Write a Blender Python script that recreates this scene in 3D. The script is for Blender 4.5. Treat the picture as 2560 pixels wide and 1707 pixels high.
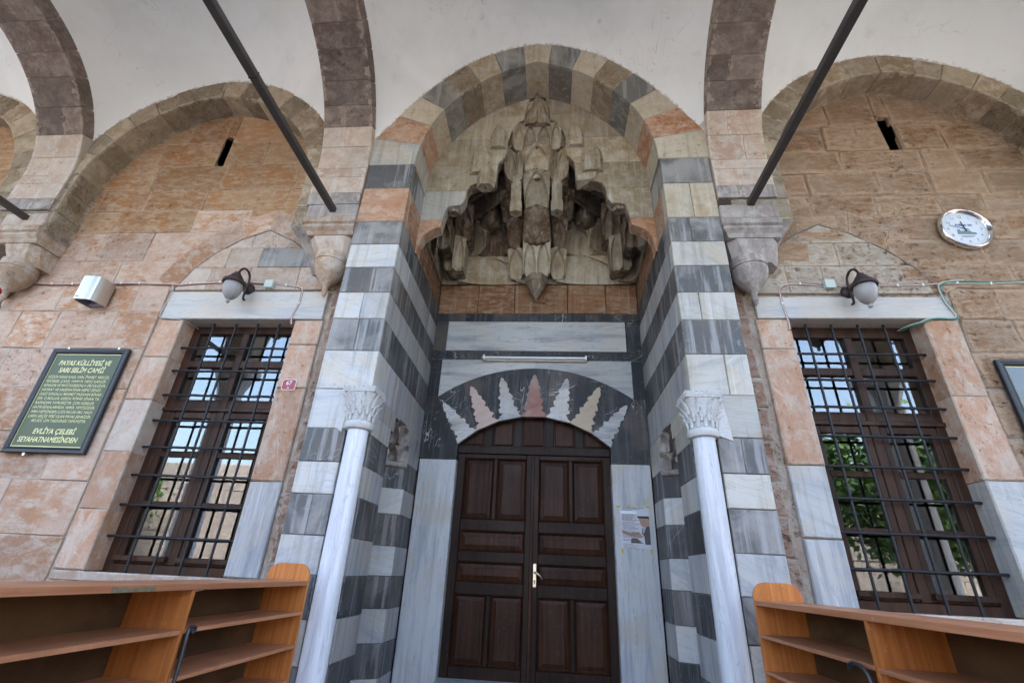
import bpy, bmesh, math, random
from mathutils import Vector, Matrix

for _o in list(bpy.data.objects): bpy.data.objects.remove(_o)
RNG = random.Random(11)
SC = bpy.context.scene
COL = SC.collection

# ------------------------------------------------------------------ camera
cam_d = bpy.data.cameras.new('camera')
cam_d.sensor_width = 36.0
cam_d.lens = 16.549
cam_d.clip_start = 0.05
cam_d.clip_end = 600
CAM = bpy.data.objects.new('camera', cam_d)
COL.objects.link(CAM)
_rt, _dn, _fw = (0.996623, 0.069821, 0.043222), (0.007721, 0.444348, -0.895821), (-0.081752, 0.893129, 0.442308)
CAM.matrix_world = Matrix(((_rt[0], -_dn[0], -_fw[0], 0.195), (_rt[1], -_dn[1], -_fw[1], -5.5),
                           (_rt[2], -_dn[2], -_fw[2], 1.10), (0, 0, 0, 1)))
SC.camera = CAM

# ------------------------------------------------------------------ sky, sun, exposure
W = bpy.data.worlds.new('World'); SC.world = W; W.use_nodes = True
_t = W.node_tree; _bg = _t.nodes['Background']
_sky = _t.nodes.new('ShaderNodeTexSky'); _sky.sky_type = 'NISHITA'; _sky.sun_disc = False
SUN_EL, SUN_AZ = math.radians(54), math.radians(28)       # azimuth measured from +Y towards +X
_sky.sun_elevation = SUN_EL; _sky.sun_rotation = SUN_AZ
_sky.air_density = 1.15; _sky.dust_density = 4.5; _sky.ozone_density = 1.2
_t.links.new(_sky.outputs[0], _bg.inputs[0]); _bg.inputs[1].default_value = 0.15
sun_d = bpy.data.lights.new('sun', 'SUN'); sun_d.energy = 1.3; sun_d.angle = math.radians(12); sun_d.color = (1.0, 0.98, 0.95)
SUN = bpy.data.objects.new('sun', sun_d); COL.objects.link(SUN)
_sd = Vector((math.sin(SUN_AZ) * math.cos(SUN_EL), math.cos(SUN_AZ) * math.cos(SUN_EL), math.sin(SUN_EL)))
SUN.rotation_euler = _sd.to_track_quat('Z', 'Y').to_euler(); SUN.location = _sd * 60
SC.view_settings.view_transform = 'Standard'; SC.view_settings.look = 'None'
SC.view_settings.gamma = 1.0; SC.view_settings.exposure = 3.2
SC.view_settings.use_curve_mapping = False
SC.render.engine = 'CYCLES'
SC.cycles.use_denoising = True
SC.cycles.max_bounces = 10; SC.cycles.diffuse_bounces = 6; SC.cycles.glossy_bounces = 5; SC.cycles.transmission_bounces = 8
SC.cycles.sample_clamp_indirect = 6.0
SC.cycles.caustics_refractive = False; SC.cycles.caustics_reflective = False

# ------------------------------------------------------------------ node helpers
class T:
    """tiny node-graph writer"""
    def __init__(s, name):
        s.m = bpy.data.materials.new(name); s.m.use_nodes = True
        s.t = s.m.node_tree; s.b = s.t.nodes['Principled BSDF']; s._pos = None
    def new(s, k): return s.t.nodes.new(k)
    def put(s, sock, v):
        if hasattr(v, 'is_linked') or hasattr(v, 'links'): s.t.links.new(v, sock)
        elif isinstance(v, (tuple, list)) and len(v) == 3 and sock.type == 'RGBA': sock.default_value = (*v, 1)
        else: sock.default_value = v
    def math(s, op, a, b=0.0, clamp=False):
        n = s.new('ShaderNodeMath'); n.operation = op; n.use_clamp = clamp
        s.put(n.inputs[0], a); s.put(n.inputs[1], b); return n.outputs[0]
    def vmath(s, op, a, b=(0, 0, 0)):
        n = s.new('ShaderNodeVectorMath'); n.operation = op
        s.put(n.inputs[0], a); s.put(n.inputs[1], b); return n.outputs[0]
    def mix(s, f, a, b, mode='MIX'):
        n = s.new('ShaderNodeMix'); n.data_type = 'RGBA'; n.blend_type = mode; n.clamp_factor = True
        s.put(n.inputs[0], f); s.put(n.inputs[6], a); s.put(n.inputs[7], b); return n.outputs[2]
    def noise(s, v, scale=1.0, detail=4.0, rough=0.55, dist=0.0):
        n = s.new('ShaderNodeTexNoise'); s.put(n.inputs['Vector'], v); n.inputs['Scale'].default_value = scale
        n.inputs['Detail'].default_value = detail; n.inputs['Roughness'].default_value = rough
        n.inputs['Distortion'].default_value = dist; return n.outputs['Fac']
    def vor(s, v, scale=1.0, feat='F1'):
        n = s.new('ShaderNodeTexVoronoi'); n.feature = feat; s.put(n.inputs['Vector'], v)
        n.inputs['Scale'].default_value = scale; return n.outputs['Distance']
    def sm(s, v, lo, hi, a=0.0, b=1.0):
        n = s.new('ShaderNodeMapRange'); n.interpolation_type = 'SMOOTHSTEP'; n.clamp = True
        s.put(n.inputs[0], v); n.inputs[1].default_value = lo; n.inputs[2].default_value = hi
        n.inputs[3].default_value = a; n.inputs[4].default_value = b; return n.outputs[0]
    def rnd(s, k=1.0):
        n = s.new('ShaderNodeObjectInfo')
        return n.outputs['Random'] if k == 1.0 else s.math('FRACT', s.math('MULTIPLY', n.outputs['Random'], k))
    def raw(s): return s.new('ShaderNodeNewGeometry').outputs['Position']
    def pos(s, jump=True):
        if s._pos is None:
            p = s.raw()
            if jump:
                r = s.rnd(); c = s.new('ShaderNodeCombineXYZ')
                s.put(c.inputs[0], s.math('MULTIPLY', r, 37.3)); s.put(c.inputs[1], s.math('MULTIPLY', r, 71.9)); s.put(c.inputs[2], s.math('MULTIPLY', r, 113.1))
                p = s.vmath('ADD', p, c.outputs[0])
            s._pos = p
        return s._pos
    def scl(s, v, sc): return s.vmath('MULTIPLY', v, sc)
    def rot(s, v, axis, ang):
        n = s.new('ShaderNodeVectorRotate'); n.rotation_type = 'AXIS_ANGLE'; s.put(n.inputs['Vector'], v)
        n.inputs['Axis'].default_value = axis; s.put(n.inputs['Angle'], ang); return n.outputs[0]
    def attr(s, name):
        n = s.new('ShaderNodeAttribute'); n.attribute_name = name; return n.outputs['Fac']
    def bump(s, h, strength=0.3, dist=0.01, prev=None):
        n = s.new('ShaderNodeBump'); n.inputs['Strength'].default_value = strength; n.inputs['Distance'].default_value = dist
        s.put(n.inputs['Height'], h)
        if prev is not None: s.put(n.inputs['Normal'], prev)
        return n.outputs[0]
    def out(s, col=None, rough=None, normal=None, **kw):
        if col is not None: s.put(s.b.inputs['Base Color'], col)
        if rough is not None: s.put(s.b.inputs['Roughness'], rough)
        if normal is not None: s.put(s.b.inputs['Normal'], normal)
        for k, v in kw.items(): s.put(s.b.inputs[k.replace('_', ' ')], v)
        return s.m

def varied(t, col, r, lo=0.82, hi=1.14):
    f = t.sm(r, 0, 1, lo, hi)
    c = t.new('ShaderNodeCombineColor'); 
    for i in range(3): t.put(c.inputs[i], f)
    return t.mix(1.0, col, c.outputs[0], 'MULTIPLY')

def stone(name, a, b, c, mortar=(0.50, 0.42, 0.34), smear=0.35, lime=0.35, scratch=0.28, rough_b=1.0, lay=1.0, pits=0.5, var=(0.88, 1.08), drip=0.0, grime=0.22):
    """weathered limestone: clouded colour, lime smears, tool marks, mortar creeping over the joints"""
    t = T(name); v = t.pos(); w = t.raw()
    n1 = t.noise(v, 2.1, 4, 0.62, 0.15); n2 = t.noise(t.scl(v, (1, 1, lay)), 6.5, 6, 0.74, 0.25); n3 = t.noise(w, 17.0, 5, 0.75, 0.0)
    big = t.noise(w, 0.9, 4, 0.6, 0.6)
    col = t.mix(t.sm(t.math('ADD', n1, t.math('MULTIPLY', t.math('SUBTRACT', t.rnd(7.31), 0.5), 0.30)), 0.38, 0.62), a, b)
    col = t.mix(t.sm(n2, 0.44, 0.64), col, c)
    col = varied(t, col, t.rnd(), *var)
    dark = t.math('MULTIPLY', t.sm(n3, 0.52, 0.66), t.sm(n2, 0.50, 0.40, 0, 1))
    dark = t.math('MULTIPLY', dark, t.sm(big, 0.35, 0.6))
    col = t.mix(t.math('MULTIPLY', dark, 0.75), col, tuple(x * 0.40 for x in b))
    ang = t.math('MULTIPLY', t.rnd(3.17), 1.6)
    vs = t.rot(v, (0.3, 1, 0.2), ang)
    sc1 = t.noise(t.scl(vs, (60, 30, 5)), 1.0, 2, 0.6)
    scr = t.math('MULTIPLY', t.sm(sc1, 0.58, 0.68), t.sm(n1, 0.55, 0.42))
    col = t.mix(t.math('MULTIPLY', scr, scratch), col, (0.68, 0.60, 0.53))
    lm = t.math('MULTIPLY', t.sm(n3, 0.62, 0.38), t.sm(t.noise(w, 2.0, 5, 0.68, 0.2), 0.44, 0.64))
    col = t.mix(t.math('MULTIPLY', lm, lime*0.75), col, (0.62, 0.55, 0.48))
    gr = t.math('MULTIPLY', t.sm(t.noise(t.scl(w, (3.2, 3.2, 1.1)), 1.0, 5, 0.68), 0.48, 0.66), t.sm(n3, 0.30, 0.62))
    col = t.mix(t.math('MULTIPLY', gr, grime), col, tuple(0.16+0.25*x for x in b))
    pit = t.math('MULTIPLY', t.sm(t.noise(v, 38, 2, 0.6), 0.64, 0.72), t.sm(big, 0.45, 0.6))
    col = t.mix(t.math('MULTIPLY', pit, pits), col, tuple(x * 0.3 for x in b))
    if drip:
        d = t.noise(t.scl(w, (16, 16, 1.0)), 1.0, 4, 0.65)
        col = t.mix(t.math('MULTIPLY', t.sm(d, 0.53, 0.66), drip), col, (0.64, 0.62, 0.57))
        col = t.mix(t.math('MULTIPLY', t.sm(d, 0.47, 0.34), drip), col, tuple(x * 0.35 for x in b))
    e = t.attr('edge')
    em = t.sm(t.math('ADD', e, t.math('MULTIPLY', t.math('SUBTRACT', t.noise(w, 11, 4, 0.70, 0.1), 0.5), 1.7)), 0.0, smear, 1.0, 0.0)
    col = t.mix(t.math('MULTIPLY', em, 0.8), col, mortar)
    h = t.math('ADD', t.math('MULTIPLY', n2, 0.8), t.math('MULTIPLY', n3, 0.6))
    h = t.math('SUBTRACT', h, t.math('MULTIPLY', pit, 0.7)); h = t.math('SUBTRACT', h, t.math('MULTIPLY', dark, 0.4))
    nb = t.bump(h, min(1.0, 0.7 * rough_b), 0.028 * rough_b)
    return t.out(col, 0.88, nb, Specular_IOR_Level=0.25)

def marble_white(name, base=(0.63, 0.63, 0.62), grey=(0.36, 0.39, 0.43), stain=(0.56, 0.47, 0.33), stain_amt=0.4, vein=0.7, streak=0.3, axis='z', rough=0.5):
    t = T(name); v = t.pos()
    ang = t.math('MULTIPLY', t.math('SUBTRACT', t.rnd(5.7), 0.5), 1.3)
    vr = t.rot(v, (0.2, 1, 0.1), ang)
    if axis == 'x': vr = v
    st = (0.9, 0.9, 7.0) if axis in ('x', 'z') else (8.0, 8.0, 0.6)
    if axis == 'v': vr = v
    n = t.noise(t.scl(vr, st), 1.0, 7, 0.6, 0.7); n2 = t.noise(v, 2.2, 6, 0.6, 0.8)
    col = t.mix(t.math('MULTIPLY', t.sm(n, 0.47, 0.68), vein), base, grey)
    th = t.math('ABSOLUTE', t.math('SUBTRACT', t.noise(t.scl(vr, st), 1.8, 6, 0.6, 0.9), 0.5))
    col = t.mix(t.math('MULTIPLY', t.sm(th, 0.0, 0.022, 1, 0), 0.5 * vein), col, tuple(x * 0.6 for x in grey))
    col = t.mix(t.math('MULTIPLY', t.sm(n2, 0.45, 0.66), stain_amt), col, stain)
    dr = t.noise(t.scl(t.raw(), (14, 14, 0.9)), 1.0, 5, 0.65)
    col = t.mix(t.math('MULTIPLY', t.sm(dr, 0.50, 0.64), streak), col, tuple(x * 0.42 for x in base))
    col = t.mix(t.math('MULTIPLY', t.sm(t.noise(t.scl(v, (20, 20, 1.2)), 1.4, 4, 0.6), 0.6, 0.7), streak), col, (0.7, 0.69, 0.66))
    col = varied(t, col, t.rnd(), 0.84, 1.1)
    e = t.attr('edge')
    em = t.sm(t.math('ADD', e, t.math('MULTIPLY', t.math('SUBTRACT', t.noise(v, 18, 5, 0.6), 0.5), 0.8)), 0.0, 0.12, 1.0, 0.0)
    col = t.mix(t.math('MULTIPLY', em, 0.45), col, (0.30, 0.27, 0.23))
    spec = t.sm(t.noise(v, 30, 3), 0.70, 0.76)
    col = t.mix(t.math('MULTIPLY', spec, 0.4), col, (0.12, 0.11, 0.10))
    nb = t.bump(t.math('ADD', t.noise(v, 7, 7, 0.65), t.math('MULTIPLY', t.noise(v, 60, 3), 0.2)), 0.3, 0.008)
    return t.out(col, t.sm(n2, 0.3, 0.7, rough - 0.08, rough + 0.15), nb)

def marble_dark(name, base=(0.030, 0.032, 0.038), pale=(0.13, 0.134, 0.145), bloom=0.5, streak=0.5, vein=0.8, brown=0.15):
    t = T(name); v = t.pos()
    n = t.noise(v, 2.4, 7, 0.62, 0.7)
    col = t.mix(t.math('MULTIPLY', t.sm(t.math('ADD', n, t.math('MULTIPLY', t.math('SUBTRACT', t.rnd(9.1), 0.5), 0.22)), 0.40, 0.68), bloom), base, pale)
    col = t.mix(t.math('MULTIPLY', t.sm(t.noise(v, 1.4, 5), 0.5, 0.66), brown), col, (0.20, 0.15, 0.11))
    dr = t.noise(t.scl(t.raw(), (15, 15, 0.8)), 1.0, 6, 0.66)
    col = t.mix(t.math('MULTIPLY', t.sm(dr, 0.49, 0.63), streak), col, (0.40, 0.40, 0.40))
    ang = t.math('MULTIPLY', t.rnd(4.3), 3.1)
    vr = t.scl(t.rot(v, (0.3, 1, 0.5), ang), (1.0, 1.0, 2.6))
    th = t.math('ABSOLUTE', t.math('SUBTRACT', t.noise(vr, 1.5, 3, 0.5, 0.5), 0.5))
    gate = t.sm(t.noise(v, 1.9, 2), 0.48, 0.56)
    col = t.mix(t.math('MULTIPLY', t.math('MULTIPLY', t.sm(th, 0.0, 0.006, 1, 0), gate), vein), col, (0.55, 0.55, 0.54))
    th2 = t.math('ABSOLUTE', t.math('SUBTRACT', t.noise(vr, 4.1, 3, 0.55, 0.9), 0.5))
    col = t.mix(t.math('MULTIPLY', t.math('MULTIPLY', t.sm(th2, 0.0, 0.010, 1, 0), gate), vein * 0.6), col, (0.42, 0.42, 0.42))
    fl = t.math('MULTIPLY', t.sm(t.noise(v, 34, 5, 0.7), 0.62, 0.68), t.sm(t.noise(v, 2.7, 3), 0.46, 0.62))
    col = t.mix(t.math('MULTIPLY', fl, 0.55), col, (0.38, 0.38, 0.38))
    e = t.attr('edge')
    em = t.sm(t.math('ADD', e, t.math('MULTIPLY', t.math('SUBTRACT', t.noise(v, 16, 5, 0.6), 0.5), 0.9)), 0.0, 0.14, 1.0, 0.0)
    col = t.mix(t.math('MULTIPLY', em, 0.6), col, (0.30, 0.29, 0.27))
    nb = t.bump(t.math('ADD', t.noise(v, 8, 7, 0.65), t.math('MULTIPLY', fl, 0.3)), 0.3, 0.008)
    return t.out(col, t.sm(n, 0.3, 0.7, 0.40, 0.62), nb, Specular_IOR_Level=0.32)

def plaster(name):
    t = T(name); v = t.raw()
    n = t.noise(v, 0.9, 5, 0.55, 0.5)
    col = t.mix(t.sm(n, 0.4, 0.66), (0.84, 0.86, 0.85), (0.77, 0.79, 0.78))
    col = t.mix(t.math('MULTIPLY', t.sm(t.noise(v, 3.4, 6, 0.6), 0.60, 0.74), 0.25), col, (0.55, 0.54, 0.52))
    spots = t.math('MULTIPLY', t.sm(t.vor(v, 1.9), 0.04, 0.07, 1, 0), 0.35)
    col = t.mix(spots, col, (0.42, 0.41, 0.39))
    th = t.math('ABSOLUTE', t.math('SUBTRACT', t.noise(v, 1.3, 3, 0.5, 1.4), 0.5))
    col = t.mix(t.math('MULTIPLY', t.math('MULTIPLY', t.sm(th, 0, 0.003, 1, 0), t.sm(t.noise(v, 0.8, 2), 0.46, 0.56)), 0.5), col, (0.45, 0.44, 0.42))
    wash = t.sm(t.noise(t.scl(v, (1.3, 1.3, 0.5)), 1.0, 6, 0.7), 0.46, 0.68)
    col = t.mix(t.math('MULTIPLY', wash, 0.22), col, (0.64, 0.63, 0.60))
    e = t.attr('edge')        # ragged lime line where the plaster meets the stone
    em = t.sm(t.math('ADD', e, t.math('MULTIPLY', t.math('SUBTRACT', t.noise(v, 22, 4, 0.7), 0.5), 0.22)), 0.0, 0.05, 1.0, 0.0)
    col = t.mix(t.math('MULTIPLY', em, 0.8), col, (0.40, 0.36, 0.30))
    nb = t.bump(t.math('ADD', t.noise(v, 2.2, 4), t.math('MULTIPLY', t.noise(v, 30, 4), 0.08)), 0.25, 0.03)
    return t.out(col, 0.9, nb, Specular_IOR_Level=0.2)

def wood(name, a, b, grain=(28, 28, 1.4), rough=0.45, knots=0.0, bstr=0.15, coat=0.0, spec=0.22, scuff=0.0):
    t = T(name); v = t.pos()
    n = t.noise(t.scl(v, grain), 1.0, 6, 0.62, 0.4); n2 = t.noise(v, 1.6, 3)
    col = t.mix(t.sm(t.math('ADD', t.math('MULTIPLY', n, 0.75), t.math('MULTIPLY', n2, 0.25)), 0.36, 0.64), a, b)
    if knots:
        k = t.sm(t.vor(t.scl(v, (3.4, 3.4, 2.2)), 1.0), 0.05, 0.11, 1, 0)
        col = t.mix(t.math('MULTIPLY', k, knots), col, tuple(x * 0.25 for x in a))
    if scuff:
        sc_ = t.math('MULTIPLY', t.sm(t.noise(v, 26, 4, 0.75), 0.56, 0.68), t.sm(t.noise(v, 2.4, 4, 0.6), 0.46, 0.62))
        col = t.mix(t.math('MULTIPLY', sc_, scuff), col, tuple(min(1, x*1.1+0.12) for x in a))
        ds = t.sm(t.noise(v, 3.1, 5, 0.7), 0.5, 0.68); col = t.mix(t.math('MULTIPLY', ds, scuff*0.8), col, tuple(x*0.5 for x in a))
    col = varied(t, col, t.rnd(), 0.85, 1.12)
    return t.out(col, t.sm(n2, 0.3, 0.7, rough - 0.06, rough + 0.1), t.bump(n, bstr, 0.002), Coat_Weight=coat, Specular_IOR_Level=spec)

def plain(name, col, rough=0.5, metal=0.0, noise_amt=0.15, scale=9.0, bump=0.0, **kw):
    t = T(name); v = t.pos()
    n = t.noise(v, scale, 5, 0.6)
    c = t.mix(t.math('MULTIPLY', t.sm(n, 0.35, 0.7), noise_amt), col, tuple(x * 0.55 for x in col))
    return t.out(c, rough, t.bump(n, bump, 0.003) if bump else None, Metallic=metal, **kw)

M = {}
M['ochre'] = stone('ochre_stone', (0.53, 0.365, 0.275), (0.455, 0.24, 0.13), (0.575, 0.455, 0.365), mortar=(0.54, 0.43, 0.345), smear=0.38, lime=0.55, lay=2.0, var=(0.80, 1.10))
M['ochre_hi'] = stone('ochre_upper_shaded_stone', (0.42, 0.255, 0.14), (0.38, 0.19, 0.085), (0.47, 0.345, 0.225), mortar=(0.46, 0.36, 0.26), smear=0.30, lime=0.3, lay=2.6, var=(0.78, 1.12))  # upper stones: own browner tone plus some shade put into the colour
M['rough'] = stone('eroded_stone', (0.44, 0.28, 0.17), (0.365, 0.20, 0.10), (0.50, 0.375, 0.265), mortar=(0.60, 0.43, 0.30), smear=0.55, lime=0.45, scratch=0.15, rough_b=1.9, lay=3.4, pits=0.9)
M['orange'] = stone('orange_stone', (0.44, 0.245, 0.145), (0.37, 0.175, 0.085), (0.50, 0.355, 0.26), smear=0.15, lime=0.4, lay=1.6)
M['jamb'] = stone('jamb_stone', (0.50, 0.30, 0.20), (0.46, 0.245, 0.135), (0.56, 0.44, 0.35), smear=0.18, lime=0.55, lay=0.5, scratch=0.4)
M['beige'] = stone('beige_stone', (0.47, 0.405, 0.30), (0.42, 0.33, 0.215), (0.52, 0.47, 0.38), mortar=(0.42, 0.38, 0.31), smear=0.12, lime=0.25, scratch=0.25, rough_b=0.6, drip=0.25)
M['brown'] = stone('brown_stone', (0.185, 0.145, 0.125), (0.155, 0.112, 0.095), (0.25, 0.205, 0.175), mortar=(0.36, 0.30, 0.25), smear=0.10, lime=0.22, scratch=0.12, rough_b=0.9, lay=1.6, pits=0.35, var=(0.78, 1.2))
M['archstone'] = stone('arch_stone', (0.345, 0.275, 0.185), (0.275, 0.20, 0.125), (0.42, 0.36, 0.27), mortar=(0.50, 0.43, 0.33), smear=0.20, lime=0.3, scratch=0.2, rough_b=1.1, pits=0.6, var=(0.66, 1.16))
M['pale'] = stone('pale_springer_stone', (0.50, 0.40, 0.325), (0.45, 0.315, 0.235), (0.53, 0.47, 0.41), mortar=(0.60, 0.53, 0.46), smear=0.16, lime=0.45, scratch=0.4, rough_b=0.8)
M['limewashed'] = stone('limewashed_infill', (0.46, 0.38, 0.29), (0.38, 0.275, 0.19), (0.54, 0.475, 0.39), mortar=(0.58, 0.50, 0.40), smear=0.6, lime=0.8, scratch=0.0, rough_b=1.5, lay=2.0, pits=0.5)
M['muq'] = stone('carved_stone', (0.40, 0.345, 0.25), (0.33, 0.26, 0.165), (0.46, 0.42, 0.34), mortar=(0.12, 0.085, 0.055), smear=0.30, lime=0.06, scratch=0.0, rough_b=0.45, drip=0.30, pits=0.1, var=(0.82, 1.15))
M['muq_brown'] = stone('shaded_brown_carved_stone', (0.185, 0.14, 0.095), (0.14, 0.088, 0.05), (0.25, 0.21, 0.16), mortar=(0.055, 0.038, 0.022), smear=0.30, lime=0.06, scratch=0.0, rough_b=0.5, drip=0.30, pits=0.1, var=(0.8, 1.2))  # brown carved stone, darkened further to paint shade into the hood hollows
M['rust'] = stone('rust_coloured_stone', (0.28, 0.145, 0.072), (0.21, 0.09, 0.04), (0.36, 0.25, 0.16), mortar=(0.16, 0.10, 0.06), smear=0.1, lime=0.1, scratch=0.0, rough_b=1.2, lay=3.0, drip=0.2)
M['corbel'] = stone('corbel_stone', (0.46, 0.37, 0.30), (0.40, 0.28, 0.19), (0.52, 0.46, 0.40), smear=0.05, lime=0.3, scratch=0.2, rough_b=0.7, drip=0.2)
M['corbel_grey'] = stone('grey_corbel_stone', (0.335, 0.295, 0.27), (0.26, 0.22, 0.20), (0.40, 0.37, 0.345), smear=0.05, lime=0.2, scratch=0.2, rough_b=0.6, drip=0.25)
M['mortar'] = stone('lime_mortar', (0.46, 0.38, 0.30), (0.38, 0.29, 0.22), (0.52, 0.46, 0.39), smear=0.01, lime=0.5, rough_b=1.5)
M['mortar_dark'] = stone('old_joint_mortar', (0.17, 0.15, 0.13), (0.12, 0.105, 0.09), (0.24, 0.22, 0.19), smear=0.01, lime=0.2, rough_b=1.0)
M['rubble'] = stone('bare_rubble', (0.40, 0.26, 0.20), (0.33, 0.19, 0.13), (0.46, 0.36, 0.30), smear=0.3, lime=0.3, rough_b=2.2, lay=2.0, pits=0.9)
M['white'] = marble_white('white_marble', base=(0.53, 0.53, 0.52), stain_amt=0.5, streak=0.38)
M['white_soft'] = marble_white('greyish_marble', base=(0.44, 0.445, 0.455), grey=(0.24, 0.26, 0.30), stain_amt=0.35, streak=0.4, axis='v')
M['white_warm'] = marble_white('warm_white_marble', base=(0.51, 0.49, 0.44), grey=(0.36, 0.355, 0.34), stain=(0.46, 0.38, 0.26), stain_amt=0.6, streak=0.4)
M['slab'] = marble_white('banded_marble_slab', base=(0.46, 0.465, 0.455), grey=(0.26, 0.275, 0.31), stain_amt=0.2, vein=0.95, streak=0.05, axis='x')
M['jambslab'] = marble_white('upright_marble_slab', base=(0.50, 0.515, 0.52), grey=(0.27, 0.31, 0.38), stain=(0.46, 0.41, 0.31), stain_amt=0.5, vein=0.8, streak=0.2, axis='v')
M['lintel'] = marble_white('lintel_marble', base=(0.58, 0.56, 0.52), grey=(0.41, 0.425, 0.45), stain=(0.62, 0.52, 0.40), stain_amt=0.45, vein=0.7, streak=0.05, axis='x')
M['column'] = marble_white('column_marble', base=(0.68, 0.70, 0.74), grey=(0.42, 0.44, 0.50), stain_amt=0.15, vein=0.7, streak=0.22, axis='v', rough=0.42)
M['capital'] = plain('whitewashed_capital', (0.58, 0.58, 0.57), 0.8, noise_amt=0.35, scale=45, bump=0.7)
M['dark'] = marble_dark('dark_marble', base=(0.040, 0.041, 0.044), pale=(0.155, 0.155, 0.157), bloom=0.7, streak=0.4, vein=0.3, brown=0.25)
M['dark_arch'] = marble_dark('greenish_grey_stone', base=(0.145, 0.145, 0.132), pale=(0.32, 0.31, 0.275), bloom=0.95, streak=0.5, vein=0.1, brown=0.5)
M['dark_worn'] = marble_dark('weathered_dark_marble', base=(0.105, 0.105, 0.103), pale=(0.31, 0.30, 0.285), bloom=0.9, streak=0.6, vein=0.25, brown=0.3)
M['dark_deep'] = marble_dark('blackish_marble', base=(0.016, 0.0165, 0.018), pale=(0.060, 0.061, 0.064), bloom=0.6, streak=0.10, vein=0.75, brown=0.3)
M['inlay'] = marble_white('grey_veined_inlay', base=(0.52, 0.52, 0.51), grey=(0.22, 0.235, 0.27), stain_amt=0.35, vein=1.0, streak=0.15)
M['pink'] = marble_white('pinkish_breccia', base=(0.50, 0.38, 0.33), grey=(0.40, 0.24, 0.19), stain=(0.55, 0.47, 0.42), stain_amt=0.5, vein=0.6, streak=0.05)
M['red'] = marble_white('red_breccia', base=(0.33, 0.15, 0.11), grey=(0.24, 0.07, 0.05), stain=(0.45, 0.38, 0.35), stain_amt=0.6, vein=0.9, streak=0.0)
M['tan'] = marble_white('tan_breccia', base=(0.52, 0.42, 0.30), grey=(0.46, 0.31, 0.24), stain=(0.55, 0.47, 0.36), stain_amt=0.5, vein=0.6, streak=0.05)
M['plaster'] = plaster('white_plaster')
M['door'] = wood('door_wood', (0.026, 0.0105, 0.005), (0.011, 0.005, 0.003), rough=0.5, knots=0.5, scuff=0.18)
M['door_panel'] = wood('door_panel_wood', (0.056, 0.0195, 0.0072), (0.021, 0.008, 0.004), rough=0.5, knots=0.8, scuff=0.18)
M['winwood'] = wood('window_wood', (0.058, 0.026, 0.015), (0.030, 0.0145, 0.009), rough=0.45)
M['beech'] = wood('beech_laminate', (0.56, 0.215, 0.060), (0.40, 0.130, 0.032), grain=(46, 46, 1.3), rough=0.42, bstr=0.04, scuff=0.35)
M['beech_flat'] = wood('beech_laminate_shelf', (0.50, 0.225, 0.115), (0.36, 0.145, 0.068), grain=(46, 1.3, 46), rough=0.42, bstr=0.04, scuff=0.45)
M['beech_edge'] = wood('laminate_edge_band', (0.38, 0.18, 0.09), (0.30, 0.135, 0.065), grain=(20, 2, 20), rough=0.5, bstr=0.05)
M['backboard'] = wood('shelf_backboard', (0.115, 0.058, 0.024), (0.055, 0.028, 0.013), grain=(3, 2, 4), rough=0.7)
M['chip'] = plain('chipboard_core', (0.20, 0.17, 0.10), 0.95, noise_amt=0.9, scale=60, bump=0.8)
M['iron'] = plain('black_iron', (0.022, 0.022, 0.025), 0.5, 0.4, 0.4, 40, 0.3)
M['tie'] = plain('painted_steel_tie', (0.075, 0.065, 0.058), 0.6, 0.3, 0.5, 12, 0.3)
M['lampmetal'] = plain('bronze_lamp_metal', (0.060, 0.040, 0.036), 0.55, 0.5, 0.4, 20, 0.2)
M['frost'] = plain('frosted_glass', (0.42, 0.40, 0.40), 0.35, 0.0, 0.15, 5, Transmission_Weight=0.25)
M['glass'] = T('window_glass').out((0.9, 0.95, 0.94), 0.0, Transmission_Weight=1.0, IOR=1.95)
M['frame_black'] = plain('blue_black_frame', (0.016, 0.018, 0.024), 0.35, 0, 0.3, 30)
M['green'] = plain('sign_green', (0.058, 0.080, 0.024), 0.45, 0, 0.15, 3)
M['signgrey'] = plain('glazed_board', (0.075, 0.085, 0.085), 0.2, 0, 0.2, 3, Coat_Weight=0.6)
M['yellow'] = plain('sign_yellow', (0.72, 0.70, 0.34), 0.5, 0, 0.05)
M['plate_red'] = plain('plate_red', (0.36, 0.035, 0.045), 0.35, 0, 0.1)
M['white_paint'] = plain('white_paint', (0.78, 0.77, 0.75), 0.5, 0, 0.1)
M['print_black'] = plain('print_black', (0.03, 0.03, 0.035), 0.6, 0, 0.0)
M['print_grey'] = plain('print_grey', (0.13, 0.14, 0.16), 0.6, 0, 0.1)
M['print_blue'] = plain('print_blue', (0.03, 0.05, 0.28), 0.6, 0, 0.0)
M['print_teal'] = plain('print_teal', (0.16, 0.25, 0.30), 0.6, 0, 0.6, 60)
M['print_red'] = plain('print_red', (0.45, 0.03, 0.03), 0.6, 0, 0.0)
M['paper'] = plain('paper', (0.60, 0.62, 0.66), 0.7, 0, 0.15, 8)
M['paper_white'] = plain('white_paper_patch', (0.80, 0.82, 0.86), 0.6, 0, 0.0)
M['skin'] = plain('print_skin', (0.42, 0.27, 0.20), 0.7, 0, 0.3, 30)
M['suit'] = plain('print_suit', (0.10, 0.085, 0.08), 0.7, 0, 0.3, 30)
M['shirt'] = plain('print_shirt', (0.36, 0.46, 0.55), 0.7, 0, 0.1)
M['hairp'] = plain('print_hair', (0.05, 0.04, 0.04), 0.7, 0, 0.1)
M['tape'] = plain('yellow_tape', (0.62, 0.44, 0.03), 0.45, 0, 0.2, 40)
M['chrome'] = plain('chrome', (0.80, 0.80, 0.80), 0.12, 1.0, 0.1)
M['steel'] = plain('brushed_steel', (0.62, 0.58, 0.52), 0.33, 0.85, 0.15, 6)
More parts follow.
